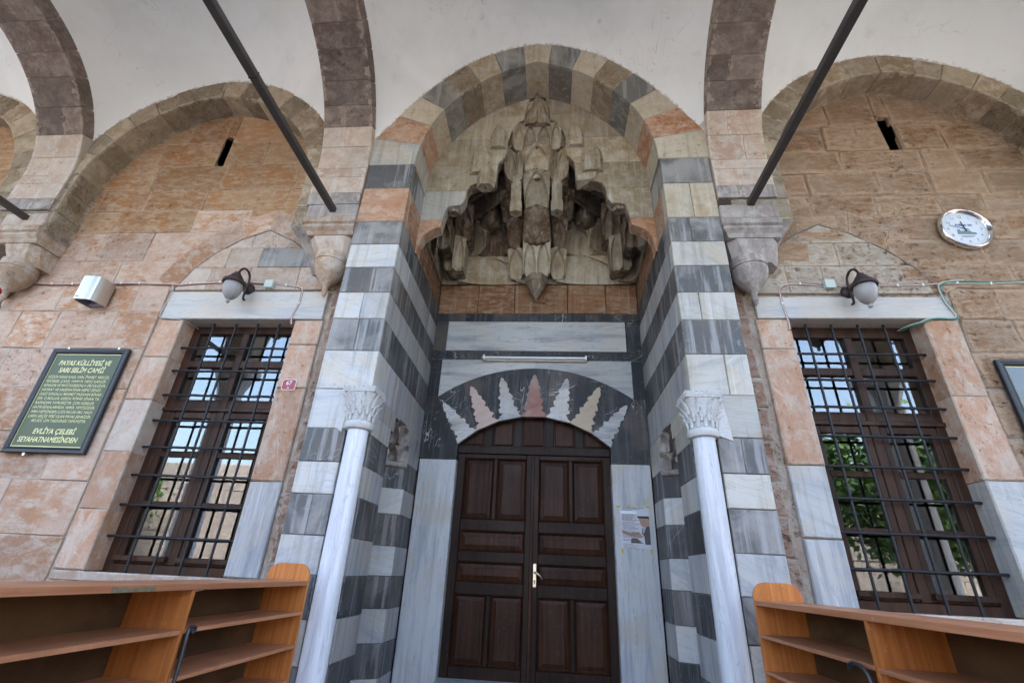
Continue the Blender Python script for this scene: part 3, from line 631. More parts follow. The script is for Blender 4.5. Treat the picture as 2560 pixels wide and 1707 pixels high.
for s in (-1, 1):
    fr = FXp(-XN) if s < 0 else FXm(XN)
    U = (lambda a, b: (a, b)) if s < 0 else (lambda a, b: (-b, -a))     # y interval -> frame u interval
    hexp = [(XN, NY0), (XN+ND, NY0+.17), (XN+ND, NY1-.17), (XN, NY1)]
    for i, (z1, z0) in enumerate(zip(LV[:-1], LV[1:])):
        cf = (CL if s < 0 else CR)[i]; cv = CV[i]
        if s > 0 and cv == 'white_soft' and R3.random() < .5: cv = 'white_warm'
        low = z1 <= 2.131
        xi = 1.505 if low else XN
        d = 0.16 if low else (0.10 if i % 2 else 0.24)
        # front of the pier, sometimes two stones
        spl = [xi, XP] if R3.random() < .55 else [xi, xi+(XP-xi)*R3.uniform(.35, .65), XP]
        for k, (a, b) in enumerate(zip(spl[:-1], spl[1:])):
            x0, x1 = (-b, -a) if s < 0 else (a, b)
            block(rect(x0, x1, z0, z1), fp, d if k == 0 else .1, cf, PT, 'pier_block', gap=0.0018, ch=0.006, edgew=0.035, noff=R3.uniform(-.003, .003), jit=.002, sidemid=True, rng=R3)
        y_start = -1.60 if low else YP+d
        y_end = YM if z0 > 4.33 else YD
        def run(ya, yb, zz0, zz1, m, fine=False):
            n = max(1, int(round((yb-ya)/R3.uniform(.34, .60)))); e = [ya]
            for q in range(1, n): e.append(ya+(yb-ya)*(q+R3.uniform(-.18, .18))/n)
            e.append(yb)
            for a, b in zip(e[:-1], e[1:]):
                u0, u1 = U(a, b)
                block(rect(u0, u1, zz0, zz1), fr, 0.16 if low else 0.1, m, PT, 'reveal_block', gap=0.0 if fine else 0.0018, ch=0.0 if fine else 0.003, edgew=0.03, noff=R3.uniform(-.002, .002), sidemid=True, rng=R3)
        if z1 > 2.80: run(y_start, y_end, z0, z1, cv)
        elif low and z1 < 2.14:
            run(y_start, NY0, z0, z1, cv); run(NY1, YD, z0, z1, cv)
            ztop = min(z1, 2.13)
            for (xa, ya), (xb, yb) in zip(hexp[:-1], hexp[1:]):    # the three inner faces of the niche
                A, B = (s*xa, ya), (s*xb, yb)
                if s < 0: A, B = A, B
                p0, p1 = (A, B) if s < 0 else (B, A)
                d2 = Vector((p1[0]-p0[0], p1[1]-p0[1], 0)); l = d2.length
                f2 = Fr((p0[0], p0[1], 0), d2.normalized(), (0, 0, 1))
                if f2.N.x*(-s) < -0.001 or (abs(f2.N.x) < .001): pass
                block(rect(0, l, z0, ztop), f2, 0.03, ('white' if cv == 'white_soft' else cv), PT, 'niche_block', gap=0.0015, ch=0.003, edgew=0.03, rng=R3)  # lighter marble than the reveals paints the frontal light on these faces
        else:
            # courses beside the stepped head of the niche
            hw = [(2.13, 2.30, .345), (2.30, 2.46, .255), (2.46, 2.60, .115), (2.60, 2.73, .05), (2.73, 2.85, 0)]
            c = (NY0+NY1)/2
            if z0 > 2.4:   # 2.48-2.85
                for (a, b, w) in hw:
                    a = max(a, z0); b = min(b, z1)
                    if b-a < .01: continue
                    if w == 0: 
                        u0, u1 = U(y_start, YD); block(rect(u0, u1, a, b), fr, .1, cv, PT, 'reveal_block', gap=0, ch=0, rng=R3)
                    else:
                        for (ya, yb) in ((y_start, c-w), (c+w, YD)):
                            u0, u1 = U(ya, yb); block(rect(u0, u1, a, b), fr, .1, cv, PT, 'reveal_block', gap=0, ch=0, rng=R3)
            else:          # 2.13-2.48
                for (a, b, w) in hw[:3]:
                    a = max(a, z0); b = min(b, z1)
                    if b-a < .01: continue
                    for (ya, yb) in ((y_start, c-w), (c+w, YD)):
                        u0, u1 = U(ya, yb); block(rect(u0, u1, a, b), fr, .1, cv, PT, 'reveal_block', gap=0, ch=0, rng=R3)
    # mortar body of the pier
    mb = MB(); X = lambda a, b: (a, b) if s > 0 else (-b, -a)
    x0, x1 = X(1.53, 1.835); mb.box(x0, x1, YP+.02, -1.58, 0, 2.14)
    x0, x1 = X(XN+.02, 1.835); mb.box(x0, x1, -1.58, NY0-.02, 0, 2.14); mb.box(x0, x1, NY1+.02, .3, 0, 2.14)
    x0, x1 = X(XN+ND+.03, 1.835); mb.box(x0, x1, NY0-.02, NY1+.02, 0, 2.80)
    x0, x1 = X(XN+.02, 1.835); mb.box(x0, x1, YP+.02, NY0-.02, 2.14, 2.80); mb.box(x0, x1, NY1+.02, .3, 2.14, 2.80); mb.box(x0, x1, YP+.02, .3, 2.80, 7.4)
    mb.build('mortar_core', 'mortar_dark', PT)
    # torus moulding at the foot of the niche head
    mb = MB(); P = [(s*(x-.02 if 0 < i < 3 else x+.01), y, 2.10) for i, (x, y) in enumerate(hexp)]
    mb.tube(P, 0.034, 10); mb.build('niche_moulding', 'corbel_grey', PT, smooth=True, angle=50)
    x0, x1 = (-XP, -1.33) if s < 0 else (1.33, XP)
    block(rect(x0, x1, 5.15, 6.5), fp, .25, 'beige', PT, 'pier_block', noff=-0.02, gap=0)
    # rust coloured side walls under the hood
    for (ya, yb) in ((YM, -.62), (-.62, 0)):
        for (za, zb) in ((4.34, 4.80), (4.80, 5.3)):
            u0, u1 = U(ya, yb); block(rect(u0, u1, za, zb), fr, .1, 'rust', PT, 'hood_side_block', rng=R3)

# great arch of the portal
vm = ['white_warm', 'orange', 'beige', 'dark_arch', 'archstone', 'beige', 'dark_arch', 'beige', 'dark_arch', 'beige', 'archstone', 'dark_arch', 'beige', 'orange', 'beige']
voussoirs(0, 5.15, 1.33, 0.447, 0.60, 15, fp, 0.49, vm, PT, 'arch_voussoir', jit=0.003, gap=0.002, ch=0.006)
mb = MB(); I = arch_pts(0, 5.15, 1.33, .447, 0, 1, 0.012, 30); O = arch_pts(0, 5.15, 1.33, .447, 0, 1, .55, 30)
L = [[mb.vert((x, YP+.02, z)) for x, z in P] for P in (I, O)]; K = [mb.vert((x, YM+.02, z)) for x, z in I]
for i in range(30): mb.face((L[0][i], L[0][i+1], L[1][i+1], L[1][i])); mb.face((K[i], K[i+1], L[0][i+1], L[0][i]))
mb.build('mortar_bed', 'mortar_dark', PT)

# --- door wall
fd = FY(YD)
for (x0, x1) in ((-1.345, -.80), (-.80, -.30), (-.30, .42), (.42, .93), (.93, 1.345)):
    block(rect(x0, x1, 4.24, 4.70), fd, .12, 'rust', PT, 'rust_course_block', ch=.006, noff=R3.uniform(-.004, .004), rng=R3)
def dk(x0, x1, z0, z1): block(rect(x0, x1, z0, z1), fd, .12, 'dark_deep', PT, 'frame_block', gap=.0012, ch=.003, edgew=.02, rng=R3)
for a, b in zip((-1.345, -.95, -.55, -.15, .25, .66, 1.03), (-.95, -.55, -.15, .25, .66, 1.03, 1.345)): dk(a, b, 4.115, 4.24)
for a, b in zip((-1.345, -.75, -.2, .3, .8), (-.75, -.2, .3, .8, 1.345)): dk(a, b, 3.555, 3.68)
for sx in (-1, 1):
    for a, b in ((3.68, 4.115), (3.05, 3.555)):
        x0, x1 = sorted((sx*(1.175 if a > 3.6 else 1.20), sx*1.345)); dk(x0, x1, a, b)
plate(rect(-1.172, 1.160, 3.683, 4.112), fd, -.1, 0.010, 'slab', PT, 'inscription_panel', bev=.004)
RI, CI, RE, CE = 1.318, 1.502, 2.033, 1.409
zi = lambda x: CI+math.sqrt(max(0, RI*RI-x*x)); ze = lambda x: CE+math.sqrt(max(0, RE*RE-x*x))
for sx in (-1, 1):
    xs = [sx*1.2*k/12 for k in range(13)]
    poly = [(x, ze(x)) for x in xs]+[(sx*1.2, 3.553), (0, 3.553)]
    plate(poly, fd, -.1, 0.006, 'slab', PT, 'spandrel_slab')
    # black springer beside the door head
    arc = [(sx*(.90+.30*k/6)) for k in range(7)]
    poly = [(sx*1.345, 2.277), (sx*.898, 2.277), (sx*.898, zi(.898)), (sx*1.2, ze(1.2)), (sx*1.345, ze(1.2))]
    block(poly, fd, .13, 'dark_deep', PT, 'springer_block', gap=.0015, ch=.003, edgew=.02, rng=R3, sidemid=True)
    x0, x1 = sorted((sx*.893, sx*1.333)); block(rect(x0, x1, 0, 2.275), fd, .13, 'jambslab', PT, 'jamb_slab', gap=.0015, ch=.006, edgew=.03, noff=.004, sidemid=True, rng=R3)
bx = [-.9, -.685, -.424, -.155, .148, .426, .688, .9]
for a, b in zip(bx[:-1], bx[1:]):
    k = 5; inn = [(a+(b-a)*i/k, zi(a+(b-a)*i/k)) for i in range(k+1)]; r = 1.2/.9
    outp = [((a+(b-a)*i/k)*r, ze((a+(b-a)*i/k)*r)) for i in range(k+1)]
    block(inn+outp[::-1], fd, .13, 'dark_deep', PT, 'arch_stone', gap=.0008, ch=.002, edgew=.02, sidemid=True, rng=R3)
tips = [(-1.13, 2.97), (-.80, 3.195), (-.418, 3.32), (0, 3.366), (.405, 3.317), (.803, 3.21), (1.12, 2.98)]
tm = ['inlay', 'pink', 'inlay', 'red', 'inlay', 'tan', 'inlay']
for i, (tp, m) in enumerate(zip(tips, tm)):
    a, b = bx[i], bx[i+1]; A = Vector((a, zi(a))); B = Vector((b, zi(b))); Tp = Vector(tp); mid = (A+B)/2
    Lp, Rp = [], []; n = 60; q1, q2 = R3.uniform(-.1, .1), R3.uniform(-.1, .1)
    for k in range(n):
        h = k/n; c = mid.lerp(Tp, h); half = (B-A)*0.5
        if h < .05: w = 1.0
        else: w = (0.74*(1-h)**0.75+.10)*(0.78+0.34*abs(math.sin(math.pi*(h*6.5+.1)))**0.8)
        w *= min(1, (1-h)/.06)
        wl = w*(1+.10*math.sin(h*23+i)+.05*math.sin(h*71+i)) if h > .05 else w; wr = w*(1+.10*math.sin(h*19+2*i+1)+.05*math.sin(h*67)) if h > .05 else w
        Lp.append(tuple(c-half*wl)); Rp.append(tuple(c+half*wr))
    plate(Lp+[tuple(Tp)]+Rp[::-1], fd, -.05, 0.004, m, PT, 'serrated_inlay')

# --- stalactite (muqarnas) hood: tiers of concave cells
def superchain(a, b, n, cx=0.0, cy=YM, N=400, amp=0.0):
    P = []
    for i in range(N+1):
        t = math.pi*i/N; c, s = math.cos(t), math.sin(t)
        P.append((cx+a*math.copysign(abs(c)**(2/n), c), cy+b*abs(s)**(2/n)))
    d = [0]
    for p, q in zip(P[:-1], P[1:]): d.append(d[-1]+math.hypot(q[0]-p[0], q[1]-p[1]))
    def f(u):
        t = u*d[-1]; lo, hi = 0, N
        while hi-lo > 1:
            m = (lo+hi)//2
            if d[m] <= t: lo = m
            else: hi = m
        k = (t-d[lo])/max(1e-9, d[hi]-d[lo]); return (P[lo][0]+(P[hi][0]-P[lo][0])*k, P[lo][1]+(P[hi][1]-P[lo][1])*k-amp*math.exp(-((u-.5)/.055)**2))
    return f
def prof(t):
    if t <= .34: return 1.0
    if t >= .94: return 0.0
    return math.sqrt(max(0, 1-((t-.34)/.60)**2))
def cellhw(t):
    if t <= .34: return .90
    if t >= .94: return 0.0
    q = (t-.34)/.60; return .90*(1-q**1.5)**.75
def muqarnas(chains, zs, ns, mats, parent, world, nu=30, nv=26, name='muqarnas_cell', back_y=None, nubs=(), nubmat='muq', rng=R3):
    lerp2 = lambda a, b, k: (a[0]+(b[0]-a[0])*k, a[1]+(b[1]-a[1])*k)
    def poly(f, n):
        us = [0]+(list(n) if isinstance(n, (list, tuple)) else [(j+.5)/n for j in range(n)])+[1]; pts = [f(u) for u in us]
        def g(u):
            for j in range(len(us)-1):
                if u <= us[j+1]+1e-9: return lerp2(pts[j], pts[j+1], (u-us[j])/max(1e-9, us[j+1]-us[j]))
            return pts[-1]
        return g, us
    back = chains[0]
    for k in range(len(zs)-1):
        front, us = poly(chains[k+1], ns[k]); z0, z1 = zs[k], zs[k+1]
        for j in range(len(us)-1):
            ua, ub = us[j], us[j+1]
            s0, s1 = (0, 1) if j == 0 else ((-1, 0) if j == len(us)-2 else (-1, 1))
            mb = MB(); flute = rng.random() < .35
            def dep(s, t):
                h = cellhw(t)
                if h <= 1e-4 or abs(s) >= h: return 0.0
                d = min(1.0, .30+.75*(1-(abs(s)/h)**2)**.5)*prof(t)**.8
                if flute and t > .36: d *= 1-.10*abs(math.sin(s/h*math.pi*2.5))
                return d
            n_u = nu if s1-s0 == 2 else nu//2
            rows = []
            for iv in range(nv+1):
                t = iv/nv; row = []
                for iu in range(n_u+1):
                    q = iu/n_u; u = ua+(ub-ua)*q; s = s0+(s1-s0)*q
                    d = dep(s, t); p = lerp2(front(u), back(u), d)
                    e = min(1.0, (1-abs(s))*4+.1, (1-t)*6+.1) 
                    row.append(mb.vert(world(p[0], p[1], z0+(z1-z0)*t), e))
                rows.append(row)
            for iv in range(nv):
                for iu in range(n_u): mb.face((rows[iv][iu], rows[iv][iu+1], rows[iv+1][iu+1], rows[iv+1][iu]))
            bk = []
            for iu in range(n_u+1):
                p = back(ua+(ub-ua)*iu/n_u); bk.append(mb.vert(world(p[0], p[1], z0), .2))
            for iu in range(n_u): mb.face((bk[iu], bk[iu+1], rows[0][iu+1], rows[0][iu]))
            m = mats[k]; m = rng.choice(m) if isinstance(m, list) else m
            mb.build(name, m, parent, smooth=True, angle=20, recalc=False)
        if k in nubs:
            for u in [q for q in us[1:-1] if .38 < q < .62]:
                p = front(u); c = chains[-1](.5); dx, dy = c[0]-p[0], c[1]-p[1]; l = math.hypot(dx, dy) or 1
                p = (p[0]-dx/l*.03, p[1]-dy/l*.03)
                mb = MB(); Ls = []
                for (r, z) in ((.030, -.10), (.072, -.10), (.078, .0), (.078, .05)):
                    Ls.append([mb.vert(world(p[0]+r*math.cos(a*math.pi/3), p[1]+r*math.sin(a*math.pi/3), z0+z)) for a in range(6)])
                hole = [mb.vert(world(p[0]+.022*math.cos(a*math.pi/3), p[1]+.022*math.sin(a*math.pi/3), z0-.03)) for a in range(6)]
                mb.loops([hole]+Ls); mb.build('muqarnas_drop', nubmat, parent)
        back = front
ZT = [4.70, 5.13, 5.57, 6.00, 6.40, 6.80]
AT = [1.335, 1.25, 1.10, .56, .32, .03]; BT = [1.262, 1.19, .98, .55, .22, .02]; NT = [60, 16, 8, 3.2, 2.4, 2]
CH = [superchain(a, b, n) for a, b, n in zip(AT, BT, NT)]
muqarnas(CH, ZT, [[.10, .27, .445, .5, .555, .73, .90], 11, 9, 7, 5], ['muq', ['muq', 'muq_brown', 'muq_brown'], 'muq_brown', 'muq_brown', 'muq'], PT, lambda x, y, z: (x, y, z))
# lower edge of the front curtain, stepping up in scallops towards the crown
EDGE = [(4.30, 1.338), (4.45, 1.325), (4.557, 1.286), (4.63, 1.20), (4.661, 1.128), (4.668, 1.10), (4.79, 1.088), (4.93, 1.066), (4.975, 1.04), (4.99, .98), (4.995, .90), (5.04, .868), (5.10, .845),
        (5.24, .834), (5.30, .80), (5.338, .73), (5.35, .60), (5.352, .49), (5.64, .479), (5.72, .445), (5.775, .395), (5.79, .384), (5.92, .382), (6.08, .37), (6.22, .335), (6.33, .285), (6.40, .235), (6.43, .18), (6.60, .16), (6.90, .10)]
def front_edge(z):
    for (a, x0), (b, x1) in zip(EDGE[:-1], EDGE[1:]):
        if z <= b: return x0+(x1-x0)*(z-a)/(b-a)
    return EDGE[-1][1]
def intr(z):
    lo, hi = 0.0, 1.33
    f = pointed(1.777, .447, 5.15)
    if z <= 5.15: return 1.33
    for _ in range(40):
        m = (lo+hi)/2
        if f(m) > z: lo = m
        else: hi = m
    return lo
fm = FY(YM)
LVM = [4.30, 4.77, 5.22, 5.635, 6.08, 6.51, 6.89]
for sx in (-1, 1):
    for z0, z1 in zip(LVM[:-1], LVM[1:]):
        zz = [z0+.002]+sorted({z for z, _ in EDGE if z0+.003 < z < z1-.003} | {z0+(z1-z0)*i/14 for i in range(1, 14)})+[z1-.002]
        inn = [(sx*front_edge(z), z) for z in zz]; out = [(sx*max(front_edge(z)+.004, min(XN, intr(z)+.03)), z) for z in zz]
        mb = MB()
        def row(P, n, e, sh=0): return [mb.vert(fm.p(x-sx*sh, z, n), e) for x, z in P]
        A, B, C, Dd = row(inn, 0.0, .45), row(out, 0.0, .8), row(inn, -.16, .05), row(inn, -.012, .2, .010)
        mid = row([((a[0]+b[0])/2, a[1]) for a, b in zip(inn, out)], 0.0, 1.0)
        for i in range(len(zz)-1):
            mb.face((A[i], A[i+1], mid[i+1], mid[i])); mb.face((mid[i], mid[i+1], B[i+1], B[i])); mb.face((Dd[i], Dd[i+1], A[i+1], A[i])); mb.face((C[i], C[i+1], Dd[i+1], Dd[i]))
        mb.build('spandrel_block', 'orange' if z0 < 4.5 else ('white_warm' if (sx < 0 and z0 < 5.0) else 'muq'), PT)
def hexdrop(x, y, zb, zt, r, mat='muq', nm='muqarnas_drop'):
    mb = MB(); ring = lambda q, z, n=6: [mb.vert((x+q*math.cos(a*math.pi/3), y+q*.8*math.sin(a*math.pi/3), z)) for a in range(6)]
    mb.loops([ring(.018, zb+.06), ring(.018, zb), ring(r*.93, zb), ring(r, zb+.03), ring(r, zb+.5*(zt-zb)), ring(r*.96, zt)]); mb.build(nm, mat, PT)
hexdrop(-.60, YM-.005, 5.255, 5.50, .115)
mb = MB()      # the matching drop on the right has broken away
Ls = [[mb.vert(p) for p in ((.50, YM-.01, z), (.50+w, YM-.02, z+.02), (.50+w, YM+.12, z+.05), (.50, YM+.12, z-.03))] for z, w in ((5.34, .20), (5.40, .22), (5.47, .23))]
mb.loops(Ls); mb.build('broken_drop', 'muq', PT)
for sx in (-1, 1):
    hexdrop(sx*.985, YM+.10, 4.95, 5.10, .085, 'muq_brown')
    for (cx_, z0, z1, w) in ((.683, 5.47, 5.93, .128), (.485, 5.90, 6.28, .105)):      # blind panels carved on the curtain
        mb = MB()
        def rel(u, v, cx_=cx_, z0=z0, z1=z1, w=w):
            a = u*2-1; h = max(1e-3, 1.0 if v < .45 else (1-((v-.45)/.56)**2.2)**.6); q = max(0.0, 1-abs(a)/h)
            n = .050*min(1, q*3.2)+(.0 if q <= 0 else .012*math.cos(a*1.5))
            return tuple(fm.p(sx*cx_+a*w*1.05, z0+(z1-z0)*v, n-.002))
        mb.grid(rel, 24, 24); mb.grid(lambda u, v: tuple(Vector(rel(u, 0)).lerp(Vector(fm.p(sx*cx_+(u*2-1)*w*1.05, z0, -.01)), v)), 24, 1)
        mb.build('blind_panel', 'muq', PT, smooth=True, angle=25)
        mb = MB(); mb.box(sx*cx_-w*.9, sx*cx_+w*.9, YM-.050, YM+.01, z0+.16, z0+.166); mb.build('panel_joint', 'mortar_dark', PT)
    # hanging piers and concave cells that widen the central stalactite towards the crown
    mb = MB(); Ls = []
    for (z, y, r_) in ((5.215, -.86, .078), (5.24, -.86, .088), (5.36, -.87, .088), (5.38, -.88, .076), (5.68, -.98, .076)):
        Ls.append([mb.vert((sx*.262+r_*math.cos(a*math.pi/3+.52), y+r_*math.sin(a*math.pi/3+.52), z)) for a in range(6)])
    mb.loops([[mb.vert((sx*.262+.018*math.cos(a*math.pi/3), -.86+.018*math.sin(a*math.pi/3), 5.27)) for a in range(6)], [mb.vert((sx*.262+.018*math.cos(a*math.pi/3), -.86+.018*math.sin(a*math.pi/3), 5.215)) for a in range(6)]]+Ls)
    mb.build('stalactite_pier', 'muq', PT)
    for (xa, ya, xb, yb, z0, z1, D_, lean) in ((.17, -1.10, .262, -1.02, 5.62, 6.02, .05, .08), (.262, -1.02, .40, -1.20, 5.60, 6.02, .07, .06), (.17, -1.20, .31, -1.24, 6.02, 6.40, .08, .03)):
        mb = MB()
        def pc(u, v, xa=xa, ya=ya, xb=xb, yb=yb, z0=z0, z1=z1, D_=D_, lean=lean):
            a = u*2-1; h = cellhw(v); d = 0 if h < 1e-3 or abs(a) >= h else D_*min(1, .4+.65*(1-(a/h)**2)**.5)*prof(v)**.7
            return (sx*(xa+(xb-xa)*u), ya+(yb-ya)*u-lean*v+d, z0+(z1-z0)*v)
        mb.grid(pc, 22, 22, lambda u, v: min(1, .12+4*min(v, 1-v, u+.05, 1.05-u)))
        mb.grid(lambda u, v: (pc(u, 0)[0], pc(u, 0)[1]+.35*v, z0+.03*v), 22, 1, lambda u, v: .15)
        mb.build('stalactite_cell', 'muq', PT, smooth=True, angle=22)
    # ridged canopy over each arched recess
    mb = MB(); Ls = []
    for (f, z, dy) in ((.05, 5.40, .0), (.45, 5.44, -.02), (.6, 5.47, -.02), (.75, 5.56, .02), (1, 5.72, .10)):
        w = .23*f; Ls.append([mb.vert(p) for p in ((sx*.665-w, -.30+dy, z), (sx*.665-w*.5, -.40-.12*f+dy, z), (sx*.665, -.44-.16*f+dy, z), (sx*.665+w*.5, -.40-.12*f+dy, z), (sx*.665+w, -.30+dy, z))])
    mb.loops(Ls, True, True, False); mb.build('recess_canopy', 'muq_brown', PT)
# central stalactite, from the crown shell down to the hanging tip
def stal(z0, z1, yb, yt, w0, w1, r_, dv, mode, mat, nm, cx=0.0):
    mb = MB()
    def base(u, v):
        a = u*2-1; w = w0+(w1-w0)*v; x = cx+a*w; y = yb+(yt-yb)*v-r_*(1-abs(a)); z = z0+(z1-z0)*v-dv*(1-abs(a))*(1-v); d = 0.0
        if mode == 'one':
            h = cellhw(v); d = 0 if abs(a) >= h or h < 1e-3 else .085*min(1, .45+.6*(1-(a/h)**2)**.5)*prof(v)**.7
        elif mode == 'two':
            b = (abs(a)-.5)*2; h = cellhw(v)*.92; d = 0 if abs(b) >= h or h < 1e-3 else .070*min(1, .45+.6*(1-(b/h)**2)**.5)*prof(v)**.7
        elif mode == 'shell':
            h = max(1e-3, (1-v**2.2)**.6); k = abs(a)/h; d = -.05*(1-min(1, k)**2)+.022*abs(math.sin(min(1, k)*math.pi*1.5)) if k < 1 else .03
        elif mode == 'dia':
            d = .022 if (abs(a)*1.1+abs(v-.52)*1.5) < .72 else 0
        return (x, y+d, z)
    mb.grid(base, 36, 30, lambda u, v: min(1, .12+4*min(v, 1-v, u+.05, 1.05-u)))
    bk = lambda p, q: (cx+(p[0]-cx)*.9, p[1]+(.55 if cx == 0 else .30)*q, p[2]+.05*q)
    mb.grid(lambda u, v: bk(base(u, 0), v), 36, 1, lambda u, v: .1); mb.grid(lambda u, v: bk(base(0, u), v), 12, 1, lambda u, v: .3); mb.grid(lambda u, v: bk(base(1, u), v), 12, 1, lambda u, v: .3)
    return mb.build(nm, mat, PT, smooth=True, angle=22)
stal(6.30, 6.86, -1.30, -1.262, .175, .10, .045, .06, 'shell', 'muq', 'crown_shell')
stal(6.06, 6.31, -1.14, -1.27, .185, .180, .06, .05, 'two', 'muq', 'stalactite_course')
stal(5.72, 6.07, -1.06, -1.15, .165, .195, .07, .10, 'one', 'muq', 'stalactite_course')
stal(5.36, 5.73, -.76, -1.06, .155, .180, .06, .07, 'one', 'muq', 'stalactite_course')
stal(5.10, 5.37, -.43, -.77, .195, .160, .09, .10, 'dia', 'muq_brown', 'stalactite_course')
stal(4.70, 5.11, -.27, -.45, .180, .185, .06, .04, 'two', 'muq', 'stalactite_course')
for sx in (-1, 1):
    stal(4.76, 5.12, -.14, -.26, .095, .125, .05, .05, 'one', 'muq', 'stalactite_cell', sx*.285)
    stal(5.14, 5.42, -.34, -.52, .085, .115, .05, .06, 'one', 'muq_brown', 'stalactite_cell', sx*.305)
    stal(5.42, 5.66, -.55, -.80, .075, .10, .04, .05, 'one', 'muq_brown', 'stalactite_cell', sx*.40)
    stal(4.71, 5.13, -.40, -.50, .13, .16, .07, .05, 'two', 'muq', 'corner_bracket', sx*1.10)
    stal(5.13, 5.50, -.52, -.72, .11, .14, .06, .05, 'one', 'muq_brown', 'corner_bracket', sx*.98)
    stal(4.79, 5.12, -.80, -.88, .10, .12, .05, .05, 'one', 'muq_brown', 'corner_bracket', sx*1.19)
    stal(5.14, 5.44, -.12, -.24, .075, .10, .04, .05, 'one', 'muq', 'corner_bracket', sx*.98)
mb = MB(); Ls = []
for (r_, z, y) in ((.004, 4.345, -.18), (.035, 4.40, -.185), (.09, 4.50, -.20), (.135, 4.585, -.21), (.150, 4.59, -.21), (.150, 4.66, -.21), (.13, 4.70, -.21)):
    Ls.append([mb.vert((r_*math.cos(a*math.pi/3), y+r_*.8*math.sin(a*math.pi/3), z)) for a in range(6)])
mb.loops(Ls); mb.build('hanging_tip', 'muq_brown', PT)
# carved heads of the two side niches
for s in (-1, 1):
    zs = [2.13, 2.30, 2.46, 2.60, 2.735]; aa = [.345, .255, .115, .05, .004]; bb = [.29, .20, .10, .05, .004]
    cy = (NY0+NY1)/2
    chs = [superchain(a, b, 2.6, 0, 0) for a, b in zip(aa, bb)]
    muqarnas(chs, zs, [4, 3, 2, 1], ['corbel_grey', 'corbel_grey', 'corbel_grey', 'corbel_grey'], PT, (lambda x, y, z, s=s, cy=cy: (s*(XN+y), cy+(x if s > 0 else -x), z)), nu=10, nv=8, name='niche_cell', rng=R3)

# ------------------------------------------------------------------ transverse arches, corbels, tie beams
YA, ZA, RA = -3.21, 5.08, 1.42                  # centre line of the portico bays, springing centre, soffit radius
def transverse(xa, xb, label, rng):
    t = thing('transverse_arch', label, 'arch', 'transverse arches of the porch')
    fr = FXp(xb); dep = xb-xa
    y0 = YA+RA; th = 0.22
    zc = [4.56, 4.72, 4.95, 5.08]
    for i, (a, b) in enumerate(zip(zc[:-1], zc[1:])):
        sp = xa+dep*rng.uniform(.4, .7)
        for (p, q) in ((xa, sp), (sp, xb)) if i < 2 else ((xa, xb),):
            block(rect(y0, y0+.36, a, b), FXp(q), q-p, 'corbel_grey' if i == 0 else 'pale', t, 'springer', gap=.002, sidemid=True, rng=rng)
    angs = [0]; 
    while angs[-1] < 180: angs.append(angs[-1]+rng.uniform(9.5, 13.5))
    angs = [min(180, a) for a in angs]
    for a, b in zip(angs[:-1], angs[1:]):
        if b-a < 1: continue
        P = [(YA+RA*math.cos(math.radians(a+(b-a)*k/3)), ZA+RA*math.sin(math.radians(a+(b-a)*k/3))) for k in range(4)]
        Q = [(YA+(RA+.34)*math.cos(math.radians(a+(b-a)*k/3)), ZA+(RA+.34)*math.sin(math.radians(a+(b-a)*k/3))) for k in range(4)]
        m = 'pale' if a < 22 else 'brown'
        cut = [xa, xb] if (rng.random() < .6 and a > 22) else [xa, xa+dep*rng.uniform(.35, .65), xb]
        for p, q in zip(cut[:-1], cut[1:]):
            block(P+Q[::-1], FXp(q), q-p, m, t, 'voussoir', gap=.003, ch=.008, edgew=.04, sidemid=True, rng=rng)
    mb = MB(); n = 36
    I = [(YA+(RA+.014)*math.cos(math.pi*k/n), ZA+(RA+.014)*math.sin(math.pi*k/n)) for k in range(n+1)]
    O = [(YA+(RA+.5)*math.cos(math.pi*k/n), ZA+(RA+.5)*math.sin(math.pi*k/n)) for k in range(n+1)]
    A = [[mb.vert((x, y, z)) for y, z in P] for x in (xa+.015, xb-.015) for P in (I, O)]
    for i in range(n):
        mb.face((A[0][i], A[0][i+1], A[2][i+1], A[2][i])); mb.face((A[0][i], A[0][i+1], A[1][i+1], A[1][i])); mb.face((A[2][i], A[2][i+1], A[3][i+1], A[3][i]))
    mb.build('mortar_bed', 'mortar', t)
transverse(-2.43, -1.86, 'brown stone cross arch springing left of the portal', random.Random(31))
transverse(1.86, 2.43, 'brown stone cross arch springing right of the portal', random.Random(32))
transverse(-6.07, -5.46, 'brown stone cross arch at the far left edge', random.Random(33))

